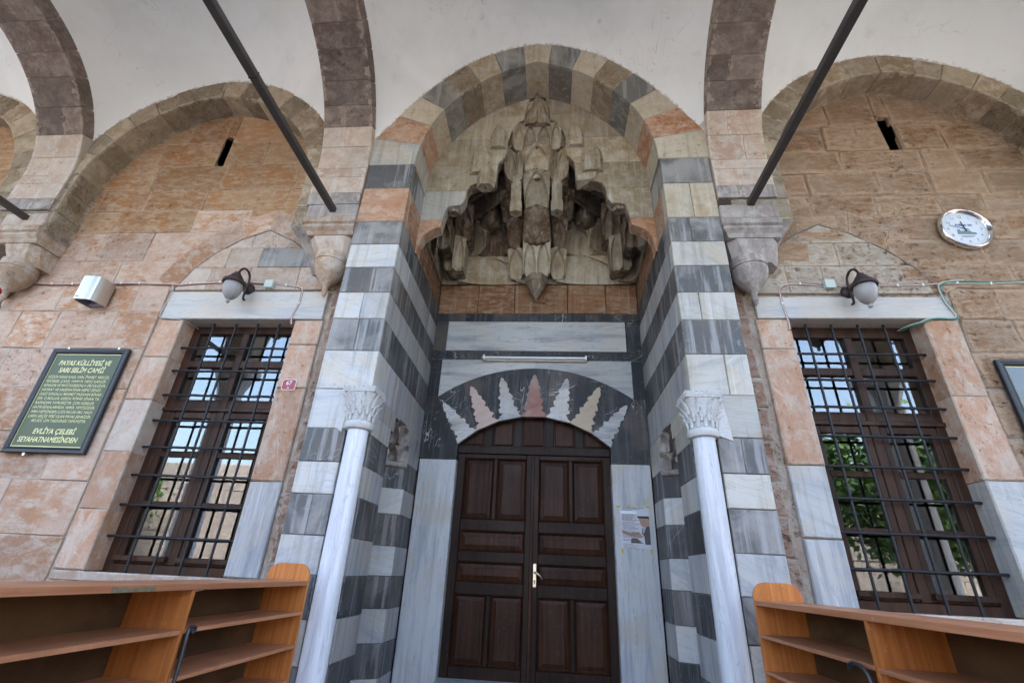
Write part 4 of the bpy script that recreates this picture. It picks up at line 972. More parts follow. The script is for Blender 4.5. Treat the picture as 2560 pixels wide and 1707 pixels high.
def corbel(xa, xb, label, dz, m1, m2, side):
    t = thing('corbel', label, 'corbel', 'corbels under the cross arches')
    mb = MB(); yf = -1.792; yb = YW+.0
    def slab(x0, x1, y0, z0, z1, nm, m, bev=.008):
        mb = MB(); mb.box(x0, x1, y0, yb, z0+dz, z1+dz, bev); return mb.build(nm, m, t)
    slab(xa, xb, yf, 4.385, 4.555, 'impost_slab', m1)
    # moulded abacus
    mb = MB(); prof_ = [(0, 4.38), (.012, 4.375), (.012, 4.315), (-.012, 4.30), (.0, 4.275), (.0, 4.262), (-.035, 4.225), (-.05, 4.185)]
    Ls = []
    for d, z in prof_: Ls.append([mb.vert((xa-d, yf-d, z+dz)), mb.vert((xb+d*.2, yf-d, z+dz)), mb.vert((xb+d*.2, yb, z+dz)), mb.vert((xa-d, yb, z+dz))])
    mb.loops(Ls); mb.build('abacus_moulding', m2, t)
    # tapered block with chamfered corner
    mb = MB(); Ls = []
    for (f, z) in ((.055, 4.18), (.075, 4.10), (.11, 3.99), (.13, 3.955)):
        c = .05+.35*f
        Ls.append([mb.vert(p) for p in ((xa+f+c, yf+f, z+dz), (xb-.02-c, yf+f, z+dz), (xb-.02, yf+f+c, z+dz), (xb-.02, yb, z+dz), (xa+f, yb, z+dz), (xa+f, yf+f+c, z+dz))])
    mb.loops(Ls); mb.build('tapered_block', m2, t)
    xc = (xa+xb)/2+.035*(1 if xa < 0 else -1)
    mb = MB(); mb.lathe([(.0, 3.50), (.018, 3.53), (.03, 3.58), (.022, 3.61), (.035, 3.65), (.085, 3.70), (.135, 3.77), (.160, 3.84), (.166, 3.885), (.158, 3.888), (.158, 3.90), (.168, 3.903), (.165, 3.99)], (xc, -1.60, dz), n=28)
    mb.build('rounded_bulb', m2, t, smooth=True, angle=40)
    return t
corbel(-2.40, -1.852, 'beige carved corbel with grey slab beside the left pier', 0, 'corbel_grey', 'corbel', -1)
corbel(1.852, 2.40, 'greyish carved corbel with rounded bulb beside the right pier', -.09, 'corbel_grey', 'corbel_grey', 1)
corbel(-5.93, -5.42, 'pale carved corbel above the red lamp at the left edge', -.06, 'corbel', 'corbel', -1)

def tie(x, z, label, flat):
    t = thing('tie_beam', label, 'beam', 'iron tie beams of the porch')
    mb = MB()
    if flat: mb.box(x-.034, x+.034, -4.7, -1.785, z-.030, z+.030, .006)
    else: mb.tube([(x, -1.785, z), (x, -3.2, z), (x, -4.7, z)], .042, 8)
    mb.build('beam', 'tie', t)
    if flat and -3 < x < 0:
        mb = MB(); mb.box(x-.036, x+.036, -3.30, -3.292, z-.032, z+.032); mb.build('wire_band', 'iron', t)
tie(-2.115, 4.475, 'square dark steel tie beam running out from the left corbel', True)
tie(2.15, 4.475, 'dark round steel tie beam running out from the right corbel', True)
tie(-5.66, 4.43, 'dark tie beam end at the far left corbel', True)

# ------------------------------------------------------------------ vaults
def interp(P, x):
    for (a, b), (c, d) in zip(P[:-1], P[1:]):
        if x <= c: return b+(d-b)*(x-a)/(c-a)
    return P[-1][1]
def smooth_interp(P):
    # monotone-ish cubic through points (symmetric at 0)
    xs = [-p[0] for p in P[:0:-1]]+[p[0] for p in P]; ys = [p[1] for p in P[:0:-1]]+[p[1] for p in P]
    m = []
    for i in range(len(xs)):
        if i == 0: m.append((ys[1]-ys[0])/(xs[1]-xs[0]))
        elif i == len(xs)-1: m.append((ys[-1]-ys[-2])/(xs[-1]-xs[-2]))
        else: m.append((ys[i+1]-ys[i-1])/(xs[i+1]-xs[i-1]))
    def f(x):
        x = max(xs[0], min(xs[-1], x)); i = 0
        while i < len(xs)-2 and x > xs[i+1]: i += 1
        h = xs[i+1]-xs[i]; t = (x-xs[i])/h
        return ys[i]*(2*t**3-3*t*t+1)+h*m[i]*(t**3-2*t*t+t)+ys[i+1]*(-2*t**3+3*t*t)+h*m[i+1]*(t**3-t*t)
    return f
def Bf(y, r=RA+.19): return ZA+math.sqrt(max(0.0, r*r-(y-YA)**2))
def vault(x0, x1, A, label):
    cx = (x0+x1)/2; hx = (x1-x0)/2; yw = YP+.004; B0 = Bf(yw); corner = A(hx)
    def fn(u, v):
        x = x0+(x1-x0)*u; y = yw+(2*(YA-yw))*v; dx = x-cx
        dist = min(y-2*YA+yw, yw-y) if False else min(abs(yw-y), abs(y-(2*YA-yw)))
        w = (abs(dx)/hx)**5*(1-math.exp(-dist/.22))
        return (x, y, A(dx)+Bf(y)-B0+(B0-corner)*w)
    def ef(u, v):
        return min(u*(x1-x0), (1-u)*(x1-x0), v*2.9, (1-v)*2.9)/.30
    mb = MB(); mb.grid(fn, 64, 56, ef)
    o = mb.build('vault', 'plaster', None, smooth=True); tag(o, label, 'vault', None, 'structure'); return o
A_c = smooth_interp([(0, 7.205), (.45, 7.10), (.86, 6.87), (1.2, 6.53), (1.48, 6.16), (1.70, 5.80), (1.88, 5.50)])
vault(-1.875, 1.875, A_c, 'white plastered vault over the portal bay')
A_s = pointed(1.84, .15, 4.87)
vault(-5.475, -2.415, lambda d: A_s(d) if abs(d) < 1.56 else A_s(1.56), 'white plastered vault over the left bay')
vault(2.415, 5.50, lambda d: A_s(d) if abs(d) < 1.56 else A_s(1.56), 'white plastered vault over the right bay')
vault(-9.3, -6.05, lambda d: A_s(d) if abs(d) < 1.56 else A_s(1.56), 'white plastered vault of the bay beyond the left edge')

# ------------------------------------------------------------------ engaged marble columns
def column(s, label):
    t = thing('marble_column', label, 'column', 'slender columns at the portal corners')
    cx, cy = s*1.405, -1.735
    mb = MB(); mb.lathe([(.105, 0), (.105, .05), (.096, .09), (.094, .6), (.090, 1.4), (.084, 2.13)], (cx, cy, 0), n=36); mb.build('shaft', 'column', t, smooth=True, angle=40)
    mb = MB(); mb.lathe([(.084, 2.115), (.112, 2.125), (.122, 2.145), (.122, 2.165), (.112, 2.185), (.09, 2.19)], (cx, cy, 0), n=36); mb.build('neck_ring', 'capital', t, smooth=True, angle=40)
    mb = MB(); n = 48; Ls = []
    for k in range(13):
        v = k/12; z = 2.185+.235*v; L = []
        for i in range(n):
            a = 2*math.pi*i/n; sq = .130/max(abs(math.cos(a)), abs(math.sin(a))); sq = min(sq, .168)
            r = .096*(1-v**2.2)+sq*v**2.2; r += .006*math.sin(v*math.pi)+.004*math.sin(a*16)*math.sin(v*math.pi*3)
            L.append(mb.vert((cx+r*math.cos(a), cy+r*math.sin(a), z)))
        Ls.append(L)
    mb.loops(Ls); cap = mb.build('capital', 'capital', t, smooth=True, angle=60)
    mb = MB(); mb.box(cx-.136, cx+.136, cy-.136, cy+.136, 2.42, 2.475, .006)
    for i in range(7):    # running scroll on the abacus
        a = cx-.123+.041*i
        for (p, q, r_) in ((-.008, .012, .014), (.012, -.010, .012)):
            mb.tube([(a+p+r_*math.cos(k*.9), cy-.1365, 2.447+q+r_*math.sin(k*.9)) for k in range(7)], .0045, 5)
            b = cy-.123+.041*i; mb.tube([(cx-s*.1365, b+p+r_*math.cos(k*.9), 2.447+q+r_*math.sin(k*.9)) for k in range(7)], .0045, 5)
    mb.build('abacus', 'capital', t)
    def leafs(z0, h, r0, r1, cnt, w, ph, nm):
        mb = MB()
        for i in range(cnt):
            a = 2*math.pi*(i+ph)/cnt
            for q in range(5):
                v0, v1 = q/5, (q+1)/5
                def P(v, k):
                    rr = r0+(r1-r0)*v**1.6+.012+.026*v**5; ww = w*(.35+.65*math.sin(math.pi*min(.98, v*.8+.2)))*(1-.0*v)
                    a2 = a+k*ww/rr; bulge = .016*(1-abs(k))-.004*abs(math.sin(v*9))
                    return (cx+(rr+bulge)*math.cos(a2), cy+(rr+bulge)*math.sin(a2), z0+h*v)
                for k0, k1 in ((-1, -.33), (-.33, .33), (.33, 1)):
                    mb.face([mb.vert(P(v0, k0)), mb.vert(P(v0, k1)), mb.vert(P(v1, k1)), mb.vert(P(v1, k0))])
        tag(mb.build(nm, 'capital', cap, recalc=False), kind='stuff')
    leafs(2.188, .085, .098, .104, 12, .017, 0, 'leaf_band'); leafs(2.235, .10, .100, .118, 12, .016, .5, 'leaf_band'); leafs(2.30, .115, .104, .140, 8, .024, .5, 'leaf_band')
    return t
column(-1, 'slender white marble column with carved capital at the left portal corner')
column(1, 'slender white marble column with carved capital at the right portal corner')
for s in (-1, 1):     # lime patch beside each capital
    x0, x1 = sorted((s*1.52, s*1.60)); plate([(x0, 2.14), (x1+.02*s, 2.10), (x1+.0, 2.3), (x1-.02, 2.485), (x0, 2.485)], fp, -.02, .006, 'capital', PT, 'lime_patch')

# ------------------------------------------------------------------ windows
def window(s, x0, x1, label):
    t = thing('window', label, 'window', 'barred windows beside the portal')
    yf, yb = -1.275, -1.205; z0, z1 = .95, 3.37; xm = (x0+x1)/2
    def bar(a, b, c, d, nm='frame_bar', y0=yf, y1=yb, bev=.006):
        mb = MB(); mb.box(a, b, y0, y1, c, d, bev); return mb.build(nm, 'winwood', t)
    X0, X1 = x0-.03, x1+.03
    bar(X0, x0+.075, z0, z1); bar(x1-.075, X1, z0, z1); bar(x0+.075, x1-.075, 3.255, z1); bar(x0+.075, x1-.075, z0, 1.04)
    bar(xm-.038, xm+.038, 1.04, 3.255, y0=yf-.004)
    bar(x0+.075, xm-.038, 2.868, 2.945); bar(xm+.038, x1-.075, 2.868, 2.945)
    bar(x0+.075, xm-.038, 2.435, 2.52); bar(xm+.038, x1-.075, 2.435, 2.52)
    bar(X0+.02, X1-.02, 2.395, 2.435, 'drip_rail', yf-.02, yb)
    panes = [(2.945, 3.255), (2.52, 2.868)]
    for (a, b) in ((x0+.075, xm-.038), (xm+.038, x1-.075)):
        for (p, q) in panes:
            mb = MB(); mb.box(a-.005, b+.005, -1.245, -1.239, p-.005, q+.005); mb.build('pane', 'glass', t)
        # opening casement with three panes
        mb = MB(); y0, y1 = yf+.004, yb+.002
        mb.box(a+.002, a+.058, y0, y1, 1.042, 2.393, .006); mb.box(b-.058, b-.002, y0, y1, 1.042, 2.393, .006)
        for (p, q) in ((2.33, 2.393), (1.955, 2.005), (1.505, 1.555), (1.042, 1.10)): mb.box(a+.058, b-.058, y0+.001, y1-.001, p, q, .004)
        cs = mb.build('casement', 'winwood', t)
        mb = MB(); mb.box(a+.01, b-.01, yf-.045, yf+.003, 1.06, 1.105, .006); mb.build('drip_moulding', 'winwood', cs)
        for (p, q) in ((2.005, 2.33), (1.555, 1.955), (1.10, 1.505)):
            mb = MB(); mb.box(a+.053, b-.053, -1.245, -1.239, p-.005, q+.005); mb.build('pane', 'glass', cs)
    # forged grille
    yg = -1.345
    vx = [x0+.27+.24*k for k in range(4)] if s < 0 else [x1-.27-.235*k for k in range(4)][::-1]
    r = random.Random(3+s)
    for x in vx:
        mb = MB(); mb.tube([(x+r.uniform(-.004, .004), yg, .94), (x+r.uniform(-.004, .004), yg, 1.7), (x, yg, 2.5), (x+r.uniform(-.004, .004), yg, 3.36)], .0115, 8); mb.build('grille_bar', 'iron', t, smooth=True, angle=50)
    for k in range(8):
        z = 1.25+.2575*k; pts = [(x0-.03, yg-.002, z)]
        for x in vx: pts += [(x-.03, yg-.004+r.uniform(-.002, .002), z+r.uniform(-.003, .003)), (x, yg-.008, z+.002), (x+.03, yg-.004, z+r.uniform(-.003, .003))]
        pts.append((x1+.03, yg-.002, z+r.uniform(-.004, .004)))
        mb = MB(); mb.tube(pts, .012, 8)
        for x in vx: mb.lathe([(.0, -.02), (.014, -.018), (.017, 0), (.014, .018), (0, .02)], (x, yg-.004, z), 'x', 8)
        mb.build('grille_bar', 'iron', t, smooth=True, angle=50)
    return t
window(-1, -3.62, -2.41, 'barred wooden window in the pinkish wall left of the portal')
window(1, 2.43, 3.60, 'barred wooden window in the brown wall below the clock')

# ------------------------------------------------------------------ entrance door
DR = thing('door', 'dark brown panelled double door under a low stone arch', 'door')
def leaf(s):
    X = lambda a, b: (a, b) if s > 0 else (-b, -a)
    mb = MB(); y0, y1 = .105, .150
    def m(a, b, c, d, yy=y0): mb.box(*X(a, b), yy, y1, c, d, .006)
    m(.004, .075, .15, 2.372); m(.805, .90, .15, 2.372)
    for (c, d) in ((.15, .255), (.89, 1.012), (1.204, 1.312), (1.520, 1.640), (2.318, 2.372)): m(.075, .805, c, d, y0+.0015)
    m(.415, .46, .255, .89, y0+.003); m(.415, .46, 1.640, 2.318, y0+.003)
    lf = mb.build('leaf', 'door', DR)
    for (a, b, c, d) in ((.075, .415, 1.640, 2.318), (.46, .805, 1.640, 2.318), (.075, .805, 1.312, 1.520), (.075, .805, 1.012, 1.204), (.075, .415, .255, .89), (.46, .805, .255, .89)):
        x0, x1 = X(a, b); mb = MB(); Ls = []
        for (i, y) in ((0, .145), (0, .118), (.006, .112), (.014, .124), (.022, .132), (.055, .122), (.062, .118)):
            Ls.append([mb.vert(p) for p in ((x0+i, y, c+i), (x1-i, y, c+i), (x1-i, y, d-i), (x0+i, y, d-i))])
        mb.loops(Ls, cap0=False); mb.build('panel', 'door_panel', lf)
    return lf
lfL, lfR = leaf(-1), leaf(1)
mb = MB(); mb.box(-.018, .018, .088, .108, .15, 2.372, .006); mb.build('meeting_strip', 'door_panel', lfL)
mb = MB(); mb.box(-.93, .93, .098, .15, 2.376, 2.470, .006); mb.build('transom_rail', 'door', DR)
xs = [-.95+1.9*k/30 for k in range(31)]
plate([(x, zi(min(.93, abs(x)))+.05) for x in xs][::-1]+[(-.95, 2.44), (.95, 2.44)], FY(.0), -.15, -.137, 'door', DR, 'lunette_board')
for x in (-.545, -.19, .19, .545):
    mb = MB(); mb.box(x-.05, x+.05, .108, .14, 2.465, zi(abs(x))+.03, .005); mb.build('lunette_stile', 'door', DR)
for (a, b) in ((-.90, -.595), (-.495, -.24), (-.14, .14), (.24, .495), (.595, .90)):
    ks = [a+.02+(b-a-.04)*k/6 for k in range(7)]
    poly = [(k, max(2.5, min(2.84, zi(min(.9, abs(k)))-.012))) for k in ks][::-1]+[(a+.02, 2.488), (b-.02, 2.488)]
    if area(poly) < 0: poly = poly[::-1]
    plate(poly, FY(0), -.135, -.120, 'door_panel', DR, 'lunette_panel', bev=.008)
mb = MB(); mb.box(.024, .064, .092, .104, .985, 1.215, .006); hp = mb.build('handle_plate', 'brass', lfR)
mb = MB(); mb.tube([(.044, .10, 1.127), (.044, .055, 1.127), (.05, .045, 1.126), (.075, .043, 1.118), (.10, .043, 1.098), (.128, .044, 1.066)], [.011, .011, .011, .009, .008, .006], 10); mb.build('handle_lever', 'brass', lfR, smooth=True)
mb = MB(); mb.lathe([(0, .0), (.0085, 0), (.0085, .004), (0, .004)], (.043, .0885, 1.045), 'y', 14); mb.box(.0385, .0475, .0885, .092, 1.015, 1.045); mb.build('keyhole', 'print_black', lfR)
mb = MB(); mb.box(-.90, .90, -.35, .40, 0, .15, .01); o = mb.build('door_threshold', 'jambslab', DR)

# fluorescent fitting above the door
t = thing('tube_lamp', 'unlit fluorescent tube fitting above the entrance arch', 'lamp')
mb = MB(); mb.box(-.665, .650, -.045, -.011, 3.528, 3.556, .004); mb.build('batten', 'batten', t)
mb = MB(); mb.tube([(-.645, -.062, 3.562), (.63, -.062, 3.562)], .017, 12); mb.build('tube', 'tube', t, smooth=True, angle=50)
for x in (-.66, .632):
    mb = MB(); mb.box(x-.004, x+.018, -.085, -.011, 3.535, 3.592, .004); mb.build('tube_holder', 'white_paint', t)

# notice taped to the door jamb
fn = FY(-.0065)
t = thing('notice', 'printed paper notice taped to the marble right of the door', 'notice')
P4 = [(.958, 1.392), (1.268, 1.398), (1.272, 1.822), (.962, 1.816)]
plate(P4, fn, 0, .001, 'paper', t, 'sheet')
plate([(1.095, 1.765), (1.268, 1.77), (1.27, 1.818), (1.1, 1.814)], fn, .0011, .0014, 'paper', t, 'sheet_patch')
plate([(.966, 1.745), (1.14, 1.745), (1.14, 1.773), (.966, 1.773)], fn, .0014, .0018, 'paper_white', t, 'white_label')
plate([(1.15, 1.715), (1.268, 1.72), (1.268, 1.615), (1.21, 1.60), (1.175, 1.635), (1.165, 1.68)], fn, .0011, .0014, 'skin', t, 'printed_face')
plate([(1.14, 1.705), (1.15, 1.722), (1.268, 1.724), (1.268, 1.69), (1.25, 1.70), (1.17, 1.70)], fn, .0015, .0018, 'hairp', t, 'printed_hair')
plate([(1.268, 1.62), (1.268, 1.44), (1.21, 1.44), (1.205, 1.52), (1.18, 1.55), (1.19, 1.60), (1.22, 1.615)], fn, .0015, .0017, 'suit', t, 'printed_suit')
plate([(1.20, 1.61), (1.235, 1.625), (1.20, 1.545), (1.19, 1.56)], fn, .0018, .0021, 'shirt', t, 'printed_shirt')
plate([(.972, 1.58), (1.06, 1.55), (1.15, 1.565), (1.20, 1.51), (1.15, 1.50), (1.06, 1.52), (.975, 1.545)], fn, .0011, .0014, 'skin', t, 'printed_hands')
plate([(1.07, 1.50), (1.13, 1.50), (1.17, 1.46), (1.20, 1.45), (1.06, 1.45)], fn, .0015, .0018, 'suit', t, 'printed_sleeve')
text('GENÇLERİMİZ NAMAZA KOŞUYOR', fn, 1.105, 1.805, .016, 'print_black', t, width=.23, bold=.0006, n=.002)
r = random.Random(2)
lines = MB(); reds = MB()
for k, z in enumerate([1.79, 1.78]+[1.735, 1.725]+[1.715-.0085*i for i in range(6)]+[1.655]+[1.643-.011*i for i in range(6)]+[1.57]+[1.558-.0105*i for i in range(6)]+[1.485, 1.475, 1.44, 1.425, 1.412, 1.40]):
    a = .975+r.uniform(0, .01); b = min(1.255, a+r.uniform(.11, .20)); u = a
    while u < b:
        w = r.uniform(.008, .026); tgt = reds if (r.random() < .22 and z < 1.70) else lines
        tgt.box(u, min(b, u+w), -.0092, -.0088, z-.0022, z+.0022); u += w+.004
lines.build('printed_lines', 'print_grey', t); reds.build('printed_red_words', 'print_red', t)
for (u, v, w, h, a) in ((.945, 1.815, .046, .016, .1), (1.062, 1.832, .042, .016, 0), (1.262, 1.818, .042, .018, -.1), (.968, 1.372, .018, .044, .05), (1.268, 1.372, .018, .05, .05)):
    c, s_ = math.cos(a), math.sin(a); q = [(u+x*c-y*s_, v+x*s_+y*c) for x, y in ((-w/2, -h/2), (w/2, -h/2), (w/2, h/2), (-w/2, h/2))]
    plate(q, fn, .002, .0026, 'tape', t, 'tape_strip')

# ------------------------------------------------------------------ things on the walls
def framed_board(x0, x1, z0, z1, label, face, th=.06):
    t = thing('wall_sign', label, 'sign'); y = -1.466
    mb = MB(); Ls = []
    for (i, d) in ((0, 0), (0, .028), (.010, .036), (.022, .036), (.028, .030), (.036, .030), (.046, .038), (.056, .030), (.060, .018)):
        Ls.append([mb.vert(p) for p in ((x0+i, y-d, z0+i), (x1-i, y-d, z0+i), (x1-i, y-d, z1-i), (x0+i, y-d, z1-i))])
    mb.loops(Ls, cap0=True, cap1=False); mb.build('frame', 'frame_black', t)
    fr = FY(y-.016); plate(rect(x0+.055, x1-.055, z0+.055, z1-.055), fr, -.01, .004, 'yellow', t, 'yellow_border')
    plate(rect(x0+.068, x1-.068, z0+.068, z1-.068), fr, 0, .0056, face, t, 'painted_panel')
    return t, FY(y-.0228)
t, fs = framed_board(-4.868, -4.034, 1.905, 2.965, 'green sign with yellow lettering in a black frame on the left wall', 'green')
cx = -4.45
for body, v, sz, w in (('PAYAS KÜLLİYESİ VE', 2.805, .062, .56), ('SARI SELİM CAMİİ', 2.727, .062, .49)):
    text(body, fs, cx, v, sz*1.15, 'yellow', t, width=w, shear=.12, bold=.0016)
body = ['SÖZÜN KISASI KALE, HAN, İMARET, MESCİD,', 'MEDRESE, ÇARŞI, HAMAM, HEPSİ KÂRGİR', 'BİNADIR VE MAVİ KURŞUNLA ÖRTÜLÜDÜR.', 'HAYRAT VE HASENATININ HEPSİ ŞEHİD', 'GAZİ SOKOLLU MEHMET PAŞANIN BİNASI',
        'DIR. O BOLLUK ASIRDA MİMAR SİNAN TA-', 'RAFINDAN YAPILMIŞTIR. ÇOK KERELER', 'HAYIR BİNALARINDA YEMEK YEMİŞİZDİR,', 'AMA HEPSİNDEN LÜZUMLUSU BU, HACI-', 'LARIN GEÇİŞ YERİ OLAN PAYAS ŞEHRİDİR.', 'MİLÂDİ 1574 TARİHİNDE YAPILMIŞTIR.']
ws = [.655, .635, .655, .625, .650, .655, .615, .645, .645, .645, .56]
for i, (b, w) in enumerate(zip(body, ws)):
    text(b, fs, cx-.325 if i < 10 else cx-.27, 2.655-.0445*i, .038, 'yellow', t, align='LEFT', width=w, shear=.12, bold=.0002)
text('EVLİYA ÇELEBİ', fs, cx+.02, 2.108, .068, 'yellow', t, width=.43, shear=.12, bold=.0016)
text('SEYAHATNAMESİNDEN', fs, cx-.01, 2.030, .068, 'yellow', t, width=.60, shear=.12, bold=.0016)
for (x, z) in ((-4.62, 1.895), (-4.70, 2.968), (-4.15, 2.968)):
    mb = MB(); mb.box(x-.012, x+.012, -1.50, -1.466, z-.018, z+.012, .003); mb.build('fixing_clip', 'steel', t)
t, fs = framed_board(4.035, 4.90, 1.90, 2.945, 'glazed dark board in a black frame cut off at the right edge', 'signgrey')

t = thing('number_plate', 'small red house number plate reading 67 A beside the left window', 'number plate')
f7 = FY(-1.468)
def octo(x0, x1, z0, z1, c): return [(x0+c, z0), (x1-c, z0), (x1, z0+c), (x1, z1-c), (x1-c, z1), (x0+c, z1), (x0, z1-c), (x0, z0+c)]
plate(octo(-2.350, -2.212, 2.565, 2.676, .014), f7, -.004, .003, 'white_paint', t, 'plate_border', .001)
plate(octo(-2.344, -2.218, 2.571, 2.670, .013), f7, 0, .0042, 'plate_red', t, 'plate_field')
text('67', f7, -2.281, 2.634, .058, 'white_paint', t, width=.056, bold=.001, n=.0048); text('A', f7, -2.281, 2.588, .028, 'white_paint', t, n=.0048, bold=.0006)

t = thing('wall_clock', 'round chrome rimmed wall clock with white dial on the right wall', 'clock')
cc = (4.30, 4.372); R0 = .238
mb = MB(); mb.lathe([(.20, 0), (R0, -.005), (R0+.004, -.03), (R0-.004, -.052), (R0-.013, -.058), (R0-.024, -.052), (R0-.030, -.03), (R0-.034, -.026)], (cc[0], -1.468, cc[1]), 'y', 64, caps=False); mb.build('rim', 'chrome', t, smooth=True, angle=60)
mb = MB(); mb.lathe([(0, -.024), (R0-.030, -.024), (R0-.030, -.02)], (cc[0], -1.468, cc[1]), 'y', 64); mb.build('dial', 'clockface', t)
fc = FY(-1.468-.0255)
for h in range(1, 13):
    a = math.radians(30*h); text(str(h), fc, cc[0]+.152*math.sin(a), cc[1]+.152*math.cos(a), .044, 'print_grey', t, 'numeral')
mb = MB()
for k in range(60):
    a = math.radians(6*k); u, v = cc[0]+.182*math.sin(a), cc[1]+.182*math.cos(a); mb.box(u-.0012, u+.0012, -1.4940, -1.4936, v-.002, v+.002)
mb.build('minute_marks', 'print_grey', t)
text('Adana un', fc, cc[0]+.0, cc[1]+.052, .042, 'print_blue', t, width=.16, bold=.0012)
plate([(cc[0]-.085, cc[1]-.062), (cc[0]+.09, cc[1]-.066), (cc[0]+.09, cc[1]-.045), (cc[0]+.05, cc[1]-.038), (cc[0]+.04, cc[1]-.022), (cc[0]-.02, cc[1]-.020), (cc[0]-.045, cc[1]-.026), (cc[0]-.05, cc[1]-.005), (cc[0]-.075, cc[1]-.005), (cc[0]-.08, cc[1]-.04)], fc, 0, .0004, 'print_teal', t, 'printed_building')
for k in range(3): plate(rect(cc[0]-.06, cc[0]+.07-.01*k, cc[1]-.083-.010*k, cc[1]-.0795-.010*k), fc, 0, .0004, 'print_grey', t, 'printed_line')
def hand(ang, l, w, back, n):
    a = math.radians(ang); d = (math.sin(a), math.cos(a)); q = (d[1], -d[0])
    plate([(cc[0]-d[0]*back-q[0]*w, cc[1]-d[1]*back-q[1]*w), (cc[0]-d[0]*back+q[0]*w, cc[1]-d[1]*back+q[1]*w), (cc[0]+d[0]*l+q[0]*w*.6, cc[1]+d[1]*l+q[1]*w*.6), (cc[0]+d[0]*l-q[0]*w*.6, cc[1]+d[1]*l-q[1]*w*.6)], fc, n, n+.001, 'print_black', t, 'hand')
hand(-9, .092, .0075, .03, .003); hand(-71, .145, .004, .035, .005)

def wall_lamp(s, x, zb, label):
    t = thing('wall_lamp', label, 'lamp', 'bronze wall lamps over the windows')
    dz = zb
    mb = MB(); mb.lathe([(0, -.035), (.02, -.034), (.045, -.028), (.060, -.014), (.064, 0)], (x, -1.462, 3.690+dz), 'y', 28); mb.build('back_plate', 'lampmetal', t, smooth=True, angle=50)
    pts = [(x, -1.475, 3.555+dz), (x, -1.500, 3.548+dz), (x, -1.512, 3.575+dz), (x, -1.506, 3.64+dz), (x, -1.500, 3.72+dz), (x, -1.502, 3.79+dz), (x, -1.525, 3.838+dz), (x, -1.575, 3.862+dz), (x, -1.630, 3.848+dz), (x, -1.668, 3.800+dz), (x, -1.685, 3.745+dz)]
    mb = MB(); mb.tube(pts, .0115, 10, smooth=2); mb.tube([(x, -1.47, 3.69+dz), (x, -1.505, 3.69+dz)], .014, 10); mb.build('bracket_arm', 'lampmetal', t, smooth=True)
    c = (x, -1.692, dz)
    mb = MB(); mb.lathe([(.012, 3.752), (.030, 3.745), (.034, 3.722), (.052, 3.712), (.056, 3.690), (.074, 3.678), (.080, 3.655), (.108, 3.640), (.110, 3.612), (.104, 3.606), (.09, 3.612), (.03, 3.63)], c, n=36); mb.build('cap', 'lampmetal', t, smooth=True, angle=35)
    mb = MB(); mb.lathe([(.0, 3.392), (.014, 3.395), (.020, 3.408), (.016, 3.422), (.014, 3.430), (.040, 3.446), (.068, 3.482), (.085, 3.53), (.090, 3.575), (.084, 3.615), (.03, 3.62)], c, n=36); mb.build('glass_globe', 'frost', t, smooth=True, angle=60)
wall_lamp(-1, -3.01, 0, 'bronze wall lamp with frosted globe above the left window')
wall_lamp(1, 3.02, -.045, 'bronze wall lamp with frosted globe above the right window')
def jbox(x, z, label):
    t = thing('junction_box', label, 'junction box', 'junction boxes on the cable runs')
    mb = MB(); mb.box(x-.043, x+.043, -1.508, -1.462, z-.044, z+.044, .004); b = mb.build('box_body', 'box', t)
    mb = MB(); mb.box(x-.045, x+.045, -1.514, -1.5085, z-.046, z+.046, .002); mb.build('box_lid', 'box', t)
jbox(-2.78, 3.737, 'pale green junction box right of the left wall lamp'); jbox(2.858, 3.722, 'pale green junction box left of the right wall lamp')

t = thing('alarm_siren', 'curved brushed steel siren box on the left wall above the sign', 'siren')
mb = MB(); mb.box(-4.60, -4.545, -1.60, -1.462, 3.475, 3.715, .008); mb.box(-4.73, -4.545, -1.50, -1.462, 3.475, 3.715, .008); mb.build('back_box', 'lilac', t)
mb = MB(); pr = [(-4.735, -1.46), (-4.745, -1.60), (-4.735, -1.665), (-4.70, -1.672), (-4.60, -1.66), (-4.565, -1.645), (-4.545, -1.61), (-4.535, -1.55), (-4.532, -1.49)]
L = [[mb.vert((x, y, z)) for x, y in pr] for z in (3.455, 3.462, 3.728, 3.735)]; Li = [[mb.vert((x+(-.004 if x > -4.6 else .004), y+.008, z)) for x, y in pr] for z in (3.735, 3.455)]
mb.loops(L+Li+[L[0]], False, False, False); mb.build('steel_cover', 'steel', t, smooth=True, angle=30)
mb = MB(); mb.box(-4.715, -4.685, -1.6755, -1.672, 3.482, 3.488); mb.build('nameplate', 'print_grey', t)

t = thing('red_lamp', 'red glass warning lamp cut off at the left edge', 'lamp')
mb = MB(); mb.lathe([(0, -.15), (.05, -.14), (.085, -.10), (.10, -.04), (.10, 0)], (-5.86, -1.47, 3.665), 'y', 28); mb.build('red_dome', 'redglass', t, smooth=True, angle=60)
mb = MB(); mb.tube([(-5.78, -1.47, 3.64), (-5.75, -1.52, 3.60), (-5.76, -1.53, 3.55), (-5.80, -1.50, 3.50), (-5.78, -1.49, 3.44)], .022, 8, smooth=2); mb.build('bracket', 'corbel_grey', t, smooth=True)

